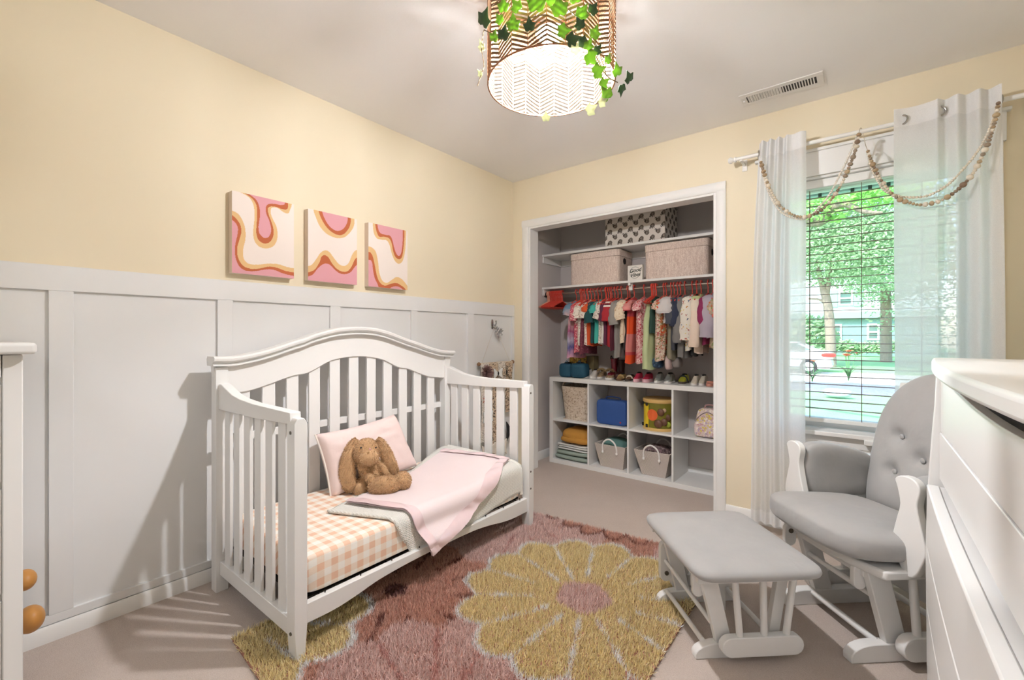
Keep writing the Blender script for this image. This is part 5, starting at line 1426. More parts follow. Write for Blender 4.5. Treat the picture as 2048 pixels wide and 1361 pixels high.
def rrect(x0, x1, y0, y1, r, n=5):
    pts = []
    for cx, cy, a0 in ((x1-r, y1-r, 0), (x0+r, y1-r, PI/2), (x0+r, y0+r, PI), (x1-r, y0+r, 1.5*PI)):
        for i in range(n + 1): a = a0 + PI/2*i/n; pts.append((cx + r*math.cos(a), cy + r*math.sin(a)))
    return pts
XY = lambda a, b, d: (a, b, d)
def lidbox(x0, x1, y0, y1, z0, z1, lab):
    t = thing('lidded_box', lab, 'storage box', ((x0+x1)/2, (y0+y1)/2, z0), 0, 'tweed boxes on the lower closet shelf')
    MB().prism(rrect(x0 + 0.004, x1 - 0.004, y0 + 0.004, y1 - 0.004, 0.035), XY, z0, z1 - 0.058).build('box_body', m_tweed, t, 0.003)
    MB().prism(rrect(x0, x1, y0, y1, 0.037), XY, z1 - 0.0575, z1).build('lid', m_tweed, t, 0.006, 3)
    zc = lerp(z0, z1, 0.66); yc = (y0 + y1) / 2 - 0.03
    MB().tube([(x1 - 0.0045, yc, zc), (x1 - 0.0030, yc, zc)], 0.023, 18).build('handle_hole_shade', m_hole_shade, t)  # dark disc stands in for the shade inside the handle hole
    MB().tube([(x1 - 0.003, yc + 0.024*math.cos(2*PI*i/20), zc + 0.024*math.sin(2*PI*i/20)) for i in range(20)], 0.003, 6, closed=True).build('eyelet', m_ring, t)
lidbox(-2.062, -1.585, 3.432, 3.725, 1.5885, 1.864, 'tweed lidded box on the lower closet shelf, left of the little sign')
lidbox(-1.372, -0.886, 3.426, 3.725, 1.5885, 1.860, 'tweed lidded box on the lower closet shelf, right of the little sign')
# little sign with hand lettering
sg = thing('word_sign', 'small square white sign with round hand lettering between the two tweed boxes', 'sign', (-1.452, 3.455, 1.5885))
sx0, sx1, sz0, sz1 = -1.515, -1.390, 1.5885, 1.712
MB().box((sx0, 3.446, sz0), (sx1, 3.478, sz1)).build('block', mat('white_sign_paint', '#E9E4DC', 0.6), sg, 0.002)
m_ink = mat('dark_green_ink', '#3C423C', 0.7)
cxs, czs = (sx0 + sx1)/2, (sz0 + sz1)/2 + 0.002
MB().tube([(cxs + 0.044*math.cos(2*PI*i/40), 3.4455, czs + 0.046*math.sin(2*PI*i/40)) for i in range(40)], 0.0012, 5, closed=True).build('ring', m_ink, sg)
def text(s, name, size, x, z, y, m, parent, rot=0.0, shear=0.25, ext=0.0006, off=0.0):
    cu = bpy.data.curves.new(name, 'FONT'); cu.body = s; cu.size = size; cu.align_x = 'CENTER'; cu.align_y = 'CENTER'; cu.shear = shear; cu.extrude = ext; cu.offset = off
    o = bpy.data.objects.new(name, cu); COL.objects.link(o)
    dg = bpy.context.evaluated_depsgraph_get(); me = bpy.data.meshes.new_from_object(o.evaluated_get(dg)); bpy.data.objects.remove(o)
    me.materials.clear(); me.materials.append(m)
    o = bpy.data.objects.new(name, me); COL.objects.link(o); o.parent = parent
    o.matrix_local = WM[parent.name].inverted() @ (Matrix.Translation((x, y, z)) @ Matrix.Rotation(rot, 4, 'Y') @ Matrix.Rotation(PI/2, 4, 'X'))
    return o
text('Good', 'lettering', 0.042, cxs + 0.001, czs + 0.017, 3.4452, m_ink, sg, R(-6), 0.35, 0.0006, 0.0006)
text('Vibes', 'lettering', 0.040, cxs + 0.001, czs - 0.020, 3.4452, m_ink, sg, R(-6), 0.35, 0.0006, 0.0006)

# fabric box printed with little elephants
m_eleph = mat_attr('elephant_print_fabric', 0.9, bump=0.2, bscale=300)
def elephant_cols(U, Vv):
    """U, Vv metres across the cloth -> colours"""
    base = np.array(lin('#DAD3CA')); body = np.array(lin('#6E655D')); dk = np.array(lin('#4A423B'))
    col = np.tile(base, (U.size, 1)).reshape(U.shape + (4,))
    px_, pz_ = 0.0905, 0.0905
    for off in (0, 1):
        cu = (np.floor(U / px_ - 0.5*off) + 0.5 + 0.5*off) * px_; cz_ = (np.floor(Vv / pz_ - 0.5*off) + 0.5 + 0.5*off) * pz_
        x = U - cu; z = Vv - cz_
        if off: z = -z
        b = (x / 0.0175)**2 + ((z - 0.004) / 0.0165)**2 < 1
        head = ((x + 0.013) / 0.010)**2 + ((z + 0.002) / 0.011)**2 < 1
        leg = (z < -0.004) & (z > -0.0215) & ((np.abs(x - 0.011) < 0.0042) | (np.abs(x + 0.002) < 0.0035))
        trunk = (np.hypot(x + 0.020, z + 0.012) < 0.0085) & (np.hypot(x + 0.020, z + 0.009) > 0.0042) & (z < -0.008)
        ear = ((x + 0.004) / 0.0065)**2 + ((z - 0.003) / 0.008)**2 < 1
        col[b | leg] = body; col[head | trunk] = dk; col[ear] = np.array(lin('#8A8077'))
    return col
eb = thing('elephant_box', 'white fabric box printed with grey elephants on the upper closet shelf', 'storage box', (-1.45, 3.58, 1.8905))
ex0, ex1, ey0, ey1, ez0, ez1 = -1.708, -1.205, 3.432, 3.725, 1.8905, 2.180
MB().box((ex0 + 0.002, ey0 + 0.002, ez0), (ex1 - 0.002, ey1 - 0.002, ez1 - 0.03)).build('box_core', mat('grey_fabric_lining', '#BFB8AE', 0.9), eb)
def colored_face(fn, nu, nv, lu, lv, u0, name):
    U, Vv = np.meshgrid(np.linspace(0, lu, nu), np.linspace(0, lv, nv)); cols = elephant_cols(U + u0, Vv + 0.02)
    vs = [fn(float(U[j, i]), float(Vv[j, i])) for j in range(nv) for i in range(nu)]
    fs = [(j*nu + i, j*nu + i + 1, (j+1)*nu + i + 1, (j+1)*nu + i) for j in range(nv - 1) for i in range(nu - 1)]
    MB().add(vs, fs).build(name, m_eleph, eb, colors=cols.reshape(-1, 4), smooth=0)
H_ = ez1 - ez0
colored_face(lambda u, v: (ex0 + u, ey0, ez0 + v), 170, 98, ex1 - ex0, H_, 0.0, 'front_panel')
colored_face(lambda u, v: (ex1, ey0 + u, ez0 + v), 100, 98, ey1 - ey0, H_, ex1 - ex0, 'side_panel')
colored_face(lambda u, v: (ex0, ey1 - u, ez0 + v), 60, 60, ey1 - ey0, H_, 0.2, 'side_panel')
MB().tube([(x, y, ez1) for x, y in rrect(ex0, ex1, ey0, ey1, 0.004, 1)], 0.004, 6, closed=True).build('rim', mat('grey_binding', '#8E867D', 0.9), eb)

# ---- things in the cubes
m_wick = mat_floral('pale_woven_rope', '#D6C6B2', ['#C4AE97', '#E2D4C4', '#A9927C'], 60, 0.42)
def woven_basket(x0, x1, y0, y1, z0, z1, lab):
    t = thing('rope_basket', lab, 'basket', ((x0+x1)/2, (y0+y1)/2, z0))
    cx, cy = (x0+x1)/2, (y0+y1)/2; m = MB(); n = 72; rows = 30
    def fn(u, v):
        a = 2*PI*u; k = lerp(0.80, 1.0, v)
        e = 0.45; ca, sa = math.cos(a), math.sin(a)
        X = math.copysign(abs(ca)**e, ca) * (x1-x0)/2 * k; Y_ = math.copysign(abs(sa)**e, sa) * (y1-y0)/2 * k
        b = 0.0035 * math.sin(u * 2*PI * 26 + v * 16) * math.sin(v * PI * rows)
        r = math.hypot(X, Y_) or 1
        return (cx + X * (1 + b/r), cy + Y_ * (1 + b/r), lerp(z0, z1, v))
    m.grid(fn, n*2, 60, True); m.build('basket_wall', m_wick, t, smooth=60, weld=False)
    MB().grid(lambda u, v: (lerp(fn(u, 1.0)[0], cx, v*0.06), lerp(fn(u, 1.0)[1], cy, v*0.06), z1 + 0.006*math.sin(PI*v)), n, 4, True).build('rolled_rim', m_wick, t, smooth=60)
    MB().box((x0 + 0.03, y0 + 0.03, z0), (x1 - 0.03, y1 - 0.03, z0 + 0.008)).build('base', m_wick, t)
    for xx, sgn in ((x0 + 0.012, 1), (x1 - 0.012, -1)):
        MB().tube(spline([(xx + 0.005*sgn, cy - 0.10, z1 - 0.03), (xx, cy - 0.09, z1 + 0.015), (xx, cy - 0.04, z1 + 0.035), (xx, cy + 0.04, z1 + 0.035), (xx, cy + 0.09, z1 + 0.015), (xx + 0.005*sgn, cy + 0.10, z1 - 0.03)], 4), 0.007, 8).build('handle', m_wick, t)
    return t
woven_basket(-2.150, -1.858, 3.40, 3.70, 0.3927, 0.684, 'tall pale rope basket with handles in the upper left cube')
m_blue = mat('cobalt_blue_nylon', '#2C5193', 0.6, var=0.04, vscale=20)
lb = thing('lunch_box', 'cobalt blue zipped lunch box standing in a top cube', 'lunch box', (-1.655, 3.47, 0.3927))
MB().sell((-1.655, 3.475, 0.3927 + 0.104), (0.136, 0.055, 0.104), 0.25, 0.25, 48, 20).build('case', m_blue, lb, smooth=60)
MB().tube([(-1.655 + 0.1365*math.copysign(abs(math.cos(a))**0.25, math.cos(a)), 3.475, 0.4967 + 0.1045*math.copysign(abs(math.sin(a))**0.25, math.sin(a))) for a in [2*PI*i/60 + 0.01 for i in range(60)]], 0.0025, 6, closed=True).build('zip', mat('navy_zip', '#1D3464', 0.5), lb)
MB().tube(spline([(-1.72, 3.475, 0.598), (-1.715, 3.475, 0.618), (-1.655, 3.475, 0.624), (-1.595, 3.475, 0.618), (-1.59, 3.475, 0.598)], 4), 0.006, 8).build('handle', mat('navy_webbing', '#1F3767', 0.7), lb)
st_ = []
for i in range(10): r = 0.010 if i % 2 == 0 else 0.0045; st_.append((r*math.sin(2*PI*i/10), r*math.cos(2*PI*i/10)))
MB().prism(st_, lambda a, b, d: (-1.567 + a, d, 0.425 + b), 3.4185, 3.4205).build('star_patch', mat('red_patch', '#B0373A', 0.6), lb)
# toy drum
m_ylw = mat('yellow_drum_plastic', '#E8C926', 0.4); m_band = mat('tan_drum_band', '#D9B36E', 0.45); m_olive = mat('olive_drum_side', '#7A7428', 0.25, var=0.05); m_ora = mat('orange_disc', '#E2652F', 0.5); m_brn = mat('brown_toy_ball', '#6A4733', 0.5); m_beige = mat('beige_toy_ball', '#B89B78', 0.5); m_lime = mat('lime_toy_ball', '#A9B83A', 0.5)
dcx, dcy, drr = -1.285, 3.545, 0.128
dm = thing('toy_drum', 'yellow toy drum with tan bands and an orange disc in a top cube', 'toy drum', (dcx, dcy, 0.3927))
MB().lathe([(drr - 0.006, 0.02), (drr - 0.006, 0.222)], (dcx, dcy, 0.3927), 40).build('drum_side', m_olive, dm)
for z0, z1 in ((0.0, 0.022), (0.218, 0.246)):
    MB().lathe([(0.0, z0), (drr, z0), (drr + 0.004, (z0+z1)/2), (drr, z1), (drr - 0.012, z1 + 0.001), (0.0, z1 - 0.004)], (dcx, dcy, 0.3927), 40).build('band', m_band, dm)
def drum_patch(a0, a1, z0, z1, m, nm, r=drr - 0.004):
    MB().grid(lambda u, v: (dcx + r*math.cos(lerp(a0, a1, u)), dcy + r*math.sin(lerp(a0, a1, u)), 0.3927 + lerp(z0, z1, v)), 10, 2).build(nm, m, dm, smooth=60)
drum_patch(R(196), R(247), 0.022, 0.200, m_ylw, 'yellow_panel')
for (ang, z, r, m, nm) in ((262, 0.125, 0.045, m_ora, 'orange_disc'),):
    MB().add([(dcx + (drr - 0.003)*math.cos(R(ang) + q*math.cos(t)/drr), dcy + (drr - 0.003)*math.sin(R(ang) + q*math.cos(t)/drr), 0.3927 + z + q*math.sin(t)) for q in (0.0001, r) for t in [2*PI*i/28 for i in range(28)]], [(i, (i+1) % 28, 28 + (i+1) % 28, 28 + i) for i in range(28)]).build(nm, m, dm)
for ang, z, r, m in ((292, 0.150, 0.030, m_brn), (305, 0.165, 0.018, m_beige), (284, 0.060, 0.034, m_brn), (303, 0.075, 0.030, m_brn), (318, 0.110, 0.026, m_brn), (320, 0.055, 0.022, m_lime)):
    MB().ball((dcx + (drr - 0.008)*math.cos(R(ang)), dcy + (drr - 0.008)*math.sin(R(ang)), 0.3927 + z), (r, r*0.5, r) if True else r, 14, 10).build('toy_ball', m, dm)
for ang in (205, 240):
    for z in (0.035, 0.205):
        MB().box((dcx + drr*math.cos(R(ang)) - 0.008, dcy + drr*math.sin(R(ang)) - 0.008, 0.3927 + z - 0.012), (dcx + drr*math.cos(R(ang)) + 0.008, dcy + drr*math.sin(R(ang)) + 0.008, 0.3927 + z + 0.012)).build('clip', m_blk, dm, 0.002)
# toddler backpack
m_pack = mat_floral('pastel_print_canvas', '#D9C6BE', ['#C9A0A4', '#E0C95A', '#B9A6B6', '#EDE2D6'], 60, 0.5)
bp2 = thing('toddler_backpack', 'small pastel print backpack in the upper right cube', 'backpack', (-0.892, 3.49, 0.3927))
MB().sell((-0.895, 3.50, 0.3927 + 0.104), (0.092, 0.060, 0.106), 0.45, 0.5, 32, 20, None, lambda p: Vector((p.x*(1 - 0.12*max(0, p.z)/0.1), p.y, p.z))).build('bag', m_pack, bp2, smooth=70)
MB().sell((-0.905, 3.437, 0.3927 + 0.062), (0.080, 0.026, 0.056), 0.4, 0.45, 28, 14).build('front_pocket', m_pack, bp2, smooth=70)
MB().tube(spline([(-0.93, 3.505, 0.595), (-0.92, 3.505, 0.622), (-0.87, 3.505, 0.622), (-0.86, 3.505, 0.595)], 4), 0.006, 8).build('grab_loop', mat('dusty_pink_webbing', '#B98F8C', 0.7), bp2)
MB().tube([(-0.985 + 0.18*i/12, 3.441, 0.3927 + 0.115 + 0.07*math.sin(PI*i/12)) for i in range(13)], 0.003, 6).build('zip', mat('grey_zip', '#8D7F80', 0.5), bp2)
# folded cloth stack
def folded(lab, x0, x1, z0, z1, m, layers, y0=3.385, y1=3.68):
    t = thing('folded_blanket', lab, 'folded blanket', ((x0+x1)/2, (y0+y1)/2, z0), 0, 'folded cloths in the lower left cube'); h = (z1 - z0) / layers
    for k in range(layers):
        z = z0 + h*(k + 0.5); o = 0.006*((k % 2)*2 - 1)
        MB().sell(((x0+x1)/2 + o, (y0+y1)/2, z), ((x1-x0)/2, (y1-y0)/2, h*0.52), 0.55, 0.25, 48, 10, None, lambda p: Vector((p.x, p.y, p.z + 0.006*mnoise.noise(Vector((p.x*9, p.y*9, z*40)))))).build('fold', m, t, smooth=70)
m_sage = mat('sage_knit', '#98A69B', 0.95, var=0.05, vscale=30, bump=0.4, bscale=150, bdist=0.003); m_whk = mat('white_knit', '#DCDDD8', 0.95, var=0.04, bump=0.4, bscale=120, bdist=0.003); m_must = mat('mustard_fleece', '#C08A3C', 0.95, var=0.08, vscale=12, bump=0.4, bscale=60, bdist=0.006)
folded('sage green folded blanket, lowest of its stack', -2.190, -1.850, 0.0375, 0.125, m_sage, 2)
folded('white knitted folded blanket in the middle of its stack', -2.165, -1.852, 0.126, 0.182, m_whk, 3)
mu = thing('folded_blanket', 'mustard folded blanket on top of its stack', 'folded blanket', (-2.0, 3.53, 0.183), 0, 'folded cloths in the lower left cube')
MB().sell((-1.995, 3.53, 0.250), (0.146, 0.145, 0.068), 0.8, 0.5, 48, 20, None, lambda p: p * (1 + 0.07*mnoise.noise(p*14))).build('fold', m_must, mu, smooth=80)
MB().sell((-1.985, 3.50, 0.222), (0.152, 0.130, 0.034), 0.7, 0.4, 40, 12, None, lambda p: p * (1 + 0.06*mnoise.noise(p*16 + Vector((3, 1, 0))))).build('fold', m_must, mu, smooth=80)
# tapered paper-cord baskets with white rope handles
def cordmat():
    m = bpy.data.materials.new('paper_cord_weave'); t = NT(m); t.b.inputs['Roughness'].default_value = 0.85
    sx = t.n('SeparateXYZ'); t.l(t.coord(), sx.inputs[0])
    ab = t.n('Math', operation='ABSOLUTE'); t.l(sx.outputs[0], ab.inputs[0])
    a = t.n('Math', operation='MULTIPLY_ADD'); a.inputs[1].default_value = 0.9; t.l(ab.outputs[0], a.inputs[0]); t.l(sx.outputs[2], a.inputs[2])
    k = t.n('Math', operation='MULTIPLY'); k.inputs[1].default_value = 620; t.l(a.outputs[0], k.inputs[0]); s2 = t.n('Math', operation='SINE'); t.l(k.outputs[0], s2.inputs[0])
    mr = t.n('MapRange'); mr.inputs[1].default_value = -1; t.l(s2.outputs[0], mr.inputs[0])
    t.l(t.ramp(mr.outputs[0], [(0.0, '#A89A90'), (0.5, '#D3C6BC'), (1.0, '#E4DAD2')]), t.b.inputs['Base Color']); t.bump(s2.outputs[0], 0.5, 0.002); return m
m_cord = cordmat(); m_rope = mat('white_cotton_rope', '#EFEBE6', 0.9)
def taper(x0, x1, xb0, xb1, y0, y1, z0, z1, lab, content):
    cx, cy = (x0+x1)/2, (y0+y1)/2
    t = thing('cord_basket', lab, 'basket', (cx, cy, z0), 0, 'tapered cord baskets in the bottom cubes')
    ring = lambda k: None
    yb0, yb1 = y0 + 0.035, y1 - 0.035
    o = [(x0, y0, z1), (x1, y0, z1), (x1, y1, z1), (x0, y1, z1)]; b = [(xb0, yb0, z0), (xb1, yb0, z0), (xb1, yb1, z0), (xb0, yb1, z0)]
    i_ = 0.006
    oi = [(x0+i_, y0+i_, z1), (x1-i_, y0+i_, z1), (x1-i_, y1-i_, z1), (x0+i_, y1-i_, z1)]; bi = [(xb0+i_, yb0+i_, z0+i_), (xb1-i_, yb0+i_, z0+i_), (xb1-i_, yb1-i_, z0+i_), (xb0+i_, yb1-i_, z0+i_)]
    vs = b + o + oi + bi; fs = [(3,2,1,0)] + [(k, (k+1)%4, 4+(k+1)%4, 4+k) for k in range(4)] + [(4+k, 4+(k+1)%4, 8+(k+1)%4, 8+k) for k in range(4)] + [(8+k, 8+(k+1)%4, 12+(k+1)%4, 12+k) for k in range(4)] + [(12,13,14,15)]
    MB().add(vs, fs).build('basket_wall', m_cord, t, 0.002)
    for yy, s_ in ((y0, -1), (y1, 1)):
        w = 0.062; yk = lambda z: yy + (0.035 * (z1 - z) / (z1 - z0)) * (-s_)
        MB().tube(spline([(cx - w, yk(z1 - 0.05) + s_*0.004, z1 - 0.055), (cx - w, yk(z1 - 0.03) + s_*0.008, z1 - 0.02), (cx - w*0.75, yy + s_*0.008, z1 + 0.025), (cx, yy + s_*0.008, z1 + 0.050), (cx + w*0.75, yy + s_*0.008, z1 + 0.025), (cx + w, yk(z1 - 0.03) + s_*0.008, z1 - 0.02), (cx + w, yk(z1 - 0.05) + s_*0.004, z1 - 0.055)], 5), 0.0065, 8).build('rope_handle', m_rope, t)
        for q in (-w, w): MB().ball((cx + q, yk(z1 - 0.06) + s_*0.010, z1 - 0.063), (0.010, 0.008, 0.012), 10, 8).build('knot', m_rope, t)
    return t
taper(-1.790, -1.512, -1.748, -1.548, 3.392, 3.66, 0.0375, 0.232, 'tapered cord basket holding a teal cloth in a bottom cube', None)
taper(-1.442, -1.152, -1.388, -1.200, 3.392, 3.66, 0.0375, 0.236, 'tapered cord basket holding patterned cloth in a bottom cube', None)
m_tealc = mat('teal_knit_cloth', '#5E837D', 0.95, var=0.08, vscale=15); m_patc = mat_floral('dark_patterned_cloth', '#6E5C5C', ['#B7A4A0', '#4A3B40', '#8C6E72'], 70, 0.5)
tag(MB().sell((-1.645, 3.535, 0.205), (0.105, 0.095, 0.065), 0.7, 0.5, 36, 16, None, lambda p: p * (1 + 0.10*mnoise.noise(p*15))).build('knit_cloth', m_tealc, smooth=80), 'teal cloth heaped in the left cord basket', 'cloth')
tag(MB().sell((-1.296, 3.535, 0.200), (0.105, 0.095, 0.062), 0.7, 0.5, 36, 16, None, lambda p: p * (1 + 0.14*mnoise.noise(p*18))).build('patterned_cloth', m_patc, smooth=80), 'dark patterned cloth heaped in the right cord basket', 'cloth')

# ---------------------------------------------------------------- hangers and clothes
m_redh = mat('coral_red_hanger', '#D6493C', 0.4); m_peachh = mat('peach_hanger', '#E9A98F', 0.4); m_pinkh = mat('pink_hanger', '#D2566A', 0.4)
def hanger_mesh():
    m = MB()
    hook = [(0, 0.0215*math.cos(a), 0.0 + 0.0215*math.sin(a) - 0.0085 + 0.0) for a in [R(200) - R(290)*i/14 + 0 for i in range(15)]]
    hook = [(0, -0.018*math.cos(a), -0.0035 + 0.018*math.sin(a)) for a in [R(-20 + 200*i/12) for i in range(13)]]
    hook = [(x, -y, z) for x, y, z in hook]
    m.tube(hook + [(0, -0.016, -0.020), (0, 0.0, -0.038), (0, 0.0, -0.085)], 0.0038, 6)
    m.tube(spline([(0, -0.150, -0.138), (0, -0.10, -0.118), (0, -0.03, -0.094), (0, 0.0, -0.085), (0, 0.03, -0.094), (0, 0.10, -0.118), (0, 0.150, -0.138)], 4), 0.0048, 6, flat=1.3)
    m.tube([(0, -0.150, -0.138), (0, -0.135, -0.146), (0, 0.135, -0.146), (0, 0.150, -0.138)], 0.0042, 6)
    return m
HM = {}
def hanger(x, mm, label, group, yaw=0.0):
    if mm.name not in HM:
        o = hanger_mesh().build('clothes_hanger', mm, loc=(0, 0, 0), local=True, weld=False); HM[mm.name] = o
    else:
        o = HM[mm.name].copy(); COL.objects.link(o)
    o.location = (x, CRY, CRZ + 0.0135); o.rotation_euler = (0, 0, yaw)
    o['label'] = label; o['category'] = 'hanger'; o['group'] = group
    return o
rnh = random.Random(2)
for i in range(3):
    hanger(-2.315 + 0.010*i, m_peachh, 'empty peach hanger at the very left end of the closet rod', 'empty peach hangers', rnh.uniform(-0.03, 0.03))
for i in range(15):
    hanger(-2.284 + 0.0093*i, m_redh, 'empty red hanger in the tight bunch at the left of the closet rod', 'empty red hangers', rnh.uniform(-0.03, 0.03))

def garment_mesh(zb, hw=0.118, flare=1.0, sl=0.10, slw=0.036, th=0.024, seed=0, ruffle=False, straps=False, hood=False, slout=0.045):
    """a hanging garment in its hanger's frame: hanger plane is y-z, z = 0 at the rod"""
    rn = random.Random(seed); m = MB(); NT_, NZ = 40, 26
    ph = rn.uniform(0, 6.28); k1 = rn.choice([5, 6, 7]); k2 = rn.choice([8, 9, 11])
    z0 = -0.090
    def fn(u, v):
        z = lerp(zb, z0, v); a = 2*PI*u
        if z > -0.145:
            f = max(0.0, (z - z0) / (-0.145 - z0)); w = lerp(0.034, hw * 1.06, f ** 0.9); t_ = lerp(0.010, th, f)
            if straps: w = min(w, 0.075)
        else:
            f = max(0.0, (z + 0.145) / (zb + 0.145)); w = hw * lerp(1.0, flare, f); t_ = th * lerp(1.0, 1.0 + 0.55*(flare - 0.7), f)
            if straps and f < 0.25: w = lerp(0.078, w, f / 0.25)
        rip = 1 + min(1, max(0, (-0.12 - z) / 0.12)) * (0.22*math.sin(k1*a + ph + z*6) + 0.12*math.sin(k2*a - ph + z*11))
        ca, sa = math.cos(a), math.sin(a)
        return (t_ * math.copysign(abs(sa)**0.8, sa) * rip, w * math.copysign(abs(ca)**0.75, ca) * (1 + 0.03*math.sin(z*30 + ph)), z + 0.006*math.sin(3*a + ph) * (1 - v))
    m.grid(fn, NT_, NZ, True)
    if sl > 0:
        for s_ in (-1, 1):
            y0 = s_ * hw * 0.96; ang = slout
            pts = [(0, y0 - s_*0.02, -0.128), (rn.uniform(-0.004, 0.004), y0 + s_*0.018, -0.150), (rn.uniform(-0.006, 0.006), y0 + s_*(0.022 + ang*0.5), -0.150 - sl*0.55), (rn.uniform(-0.008, 0.008), y0 + s_*(0.018 + ang*0.6), -0.150 - sl)]
            cs = spline(pts, 5); n = len(cs)
            m.tube(cs, [slw * (0.75 + 0.3*math.sin(i/(n-1)*2.2)) * (1 + 0.08*math.sin(i*1.7 + ph)) for i in range(n)], 12, flat=0.62)
    if ruffle:
        for s_ in (-1, 1):
            def rf(u, v):
                a = lerp(-1.2, 1.2, u); r = lerp(0.012, 0.050, v)
                return (0.030*math.sin(a) + 0.010*math.sin(u*22)*v, s_*(hw*0.92 + 0.022*v + 0.006*math.cos(u*19)*v), -0.140 - r - 0.014*abs(a) - 0.05*v)
            m.grid(rf, 26, 5)
            def rf2(u, v): x, y, z = rf(u, v); return (x * 0.8, y * 0.985, z - 0.035)
            m.grid(rf2, 26, 5)
    if hood:
        m.sell((0.0, -0.03, -0.14), (0.035, 0.085, 0.055), 1, 1, 18, 10)
    return m
GN = [0]
def garment(pxf, pyb, mm, label, cat='garment', hmat=None, name='toddler_shirt', dx=0.0, **kw):
    """pxf: photo column of its front sleeve; pyb: photo row of its hem"""
    GN[0] += 1
    q = atY(pxf, pyb, 3.375); x = q.x + dx; zb = min(-0.2, q.z - (CRZ + 0.0135))
    yaw = random.Random(GN[0] * 3).uniform(-0.05, 0.05)
    o = garment_mesh(zb, seed=GN[0], **kw).build(name, mm, loc=(0, 0, 0), local=True, weld=False, smooth=70)
    o.location = (x, CRY, CRZ + 0.0135); o.rotation_euler = (0, 0, yaw)
    tag(o, label, cat, 'small clothes on the closet rod')
    hanger(x, hmat or m_redh, 'hanger holding the ' + label, 'hangers with clothes', yaw)
    return o
def plain(n, c, var=0.06): return mat('cloth_' + n, c, 0.9, var=var, vscale=25, bump=0.3, bscale=35, bdist=0.006)
def fl(n, b, cs, sc=55, thr=0.42): return mat_floral('cloth_' + n, b, cs, sc, thr)
def bands(n, b, z0, z1): return mat_bands('cloth_' + n, b, z0, z1)
tie = bpy.data.materials.new('cloth_tie_dye'); _t = NT(tie); _t.b.inputs['Roughness'].default_value = 0.9
_sx = _t.n('SeparateXYZ'); _t.l(_t.coord(), _sx.inputs[0]); _nz = _t.noise(14, 3)
_ma = _t.n('Math', operation='MULTIPLY_ADD'); _ma.inputs[1].default_value = 0.22; _t.l(_nz.outputs[0], _ma.inputs[0]); _t.l(_sx.outputs[2], _ma.inputs[2])
_mr = _t.n('MapRange'); _mr.inputs[1].default_value = -0.62; _mr.inputs[2].default_value = 0.0; _t.l(_ma.outputs[0], _mr.inputs[0])
_t.l(_t.ramp(_mr.outputs[0], [(0.05, '#C7557E'), (0.22, '#E0A6B8'), (0.34, '#5A5A92'), (0.48, '#B9B3C9'), (0.60, '#A8577E'), (0.75, '#D9B4B4'), (0.9, '#6D8FA6')]), _t.b.inputs['Base Color'])
garment(1142, 716, tie, 'tie dyed purple and pink dress, first garment after the empty hangers', 'dress', name='toddler_dress', hw=0.125, flare=1.15, sl=0.07)
garment(1152, 706, fl('coral_print', '#C9566A', ['#E9C4B8', '#B23E52', '#F0D9CF'], 80), 'coral pink printed pyjama top beside the tie dyed dress', 'top', sl=0.12)
garment(1160, 690, fl('white_print', '#E2D8CB', ['#B9A08C', '#7C6A62', '#EFE6DA'], 75, 0.35), 'white printed top with a ruffled bow sleeve', 'top', ruffle=True, sl=0.10, th=0.028)
garment(1166, 708, fl('maroon', '#6E3142', ['#8D4A58', '#54222F'], 90), 'maroon skirted top hanging lower than its neighbours', 'dress', name='toddler_dress', sl=0.0, straps=True, flare=1.2)
garment(1172, 691, fl('white_print2', '#E4DACD', ['#A5535A', '#8A7A6E', '#F0E9DE'], 70, 0.33), 'second white printed top, just left of the orange one', 'top', sl=0.10)
garment(1179, 692, plain('orange', '#D2562B'), 'orange top with ruffled sleeves', 'top', ruffle=True, sl=0.05)
garment(1186, 686, plain('dark_teal', '#1F4B4D'), 'dark teal short sleeved top', 'top', sl=0.14, slw=0.042)
garment(1193, 686, plain('turquoise', '#3FA79C'), 'bright turquoise top with ruffled sleeves', 'top', ruffle=True, sl=0.06)
garment(1201, 688, fl('leopard', '#DDD3C8', ['#4A3E3A', '#8C7468', '#C9B7A8'], 85, 0.40), 'white and grey leopard print top', 'top', sl=0.11)
garment(1207, 687, plain('white', '#DCD6CE'), 'plain white vest between the leopard top and the plum top', 'top', sl=0.0, straps=True)
garment(1211, 690, plain('plum', '#5E2A42'), 'plum purple top left of the red striped one', 'top', sl=0.13)
garment(1220, 694, bands('red_varsity', [(0.0, '#A8242F'), (0.62, '#E9DFD6'), (0.66, '#6A2233'), (0.70, '#E9DFD6'), (0.74, '#B02B35')], -0.40, -0.02), 'red short sleeved top with white sleeve stripes', 'top', sl=0.13, slw=0.042)
garment(1226, 701, plain('dark_maroon', '#54202E'), 'dark maroon skirt showing below the red striped top', 'dress', name='toddler_dress', sl=0.0, straps=True, flare=1.1)
garment(1233, 716, plain('heather_grey', '#8F8B86'), 'long heather grey top reaching the burgundy boots', 'top', sl=0.16, slw=0.042, th=0.028)
garment(1246, 687, fl('cream', '#E3D2B8', ['#D9B99A', '#C7A888', '#EFE3CE'], 50, 0.30), 'cream short sleeved top with peach marks', 'top', sl=0.12, slw=0.045, th=0.030)
garment(1250, 700, plain('charcoal', '#2E2B2C'), 'charcoal trousers showing below the cream top', 'trousers', name='toddler_trousers', sl=0.0, hw=0.10)
garment(1259, 727, bands('tiered', [(0.0, '#D94E20'), (0.26, '#C24A4E'), (0.30, '#CF7E78'), (0.52, '#DE5122'), (0.74, '#B9434E'), (0.82, '#D48A86'), (0.95, '#C24A4E')], -0.72, -0.08), 'tiered orange and pink floral dress with an orange hem', 'dress', name='toddler_dress', sl=0.05, flare=1.35, hw=0.11)
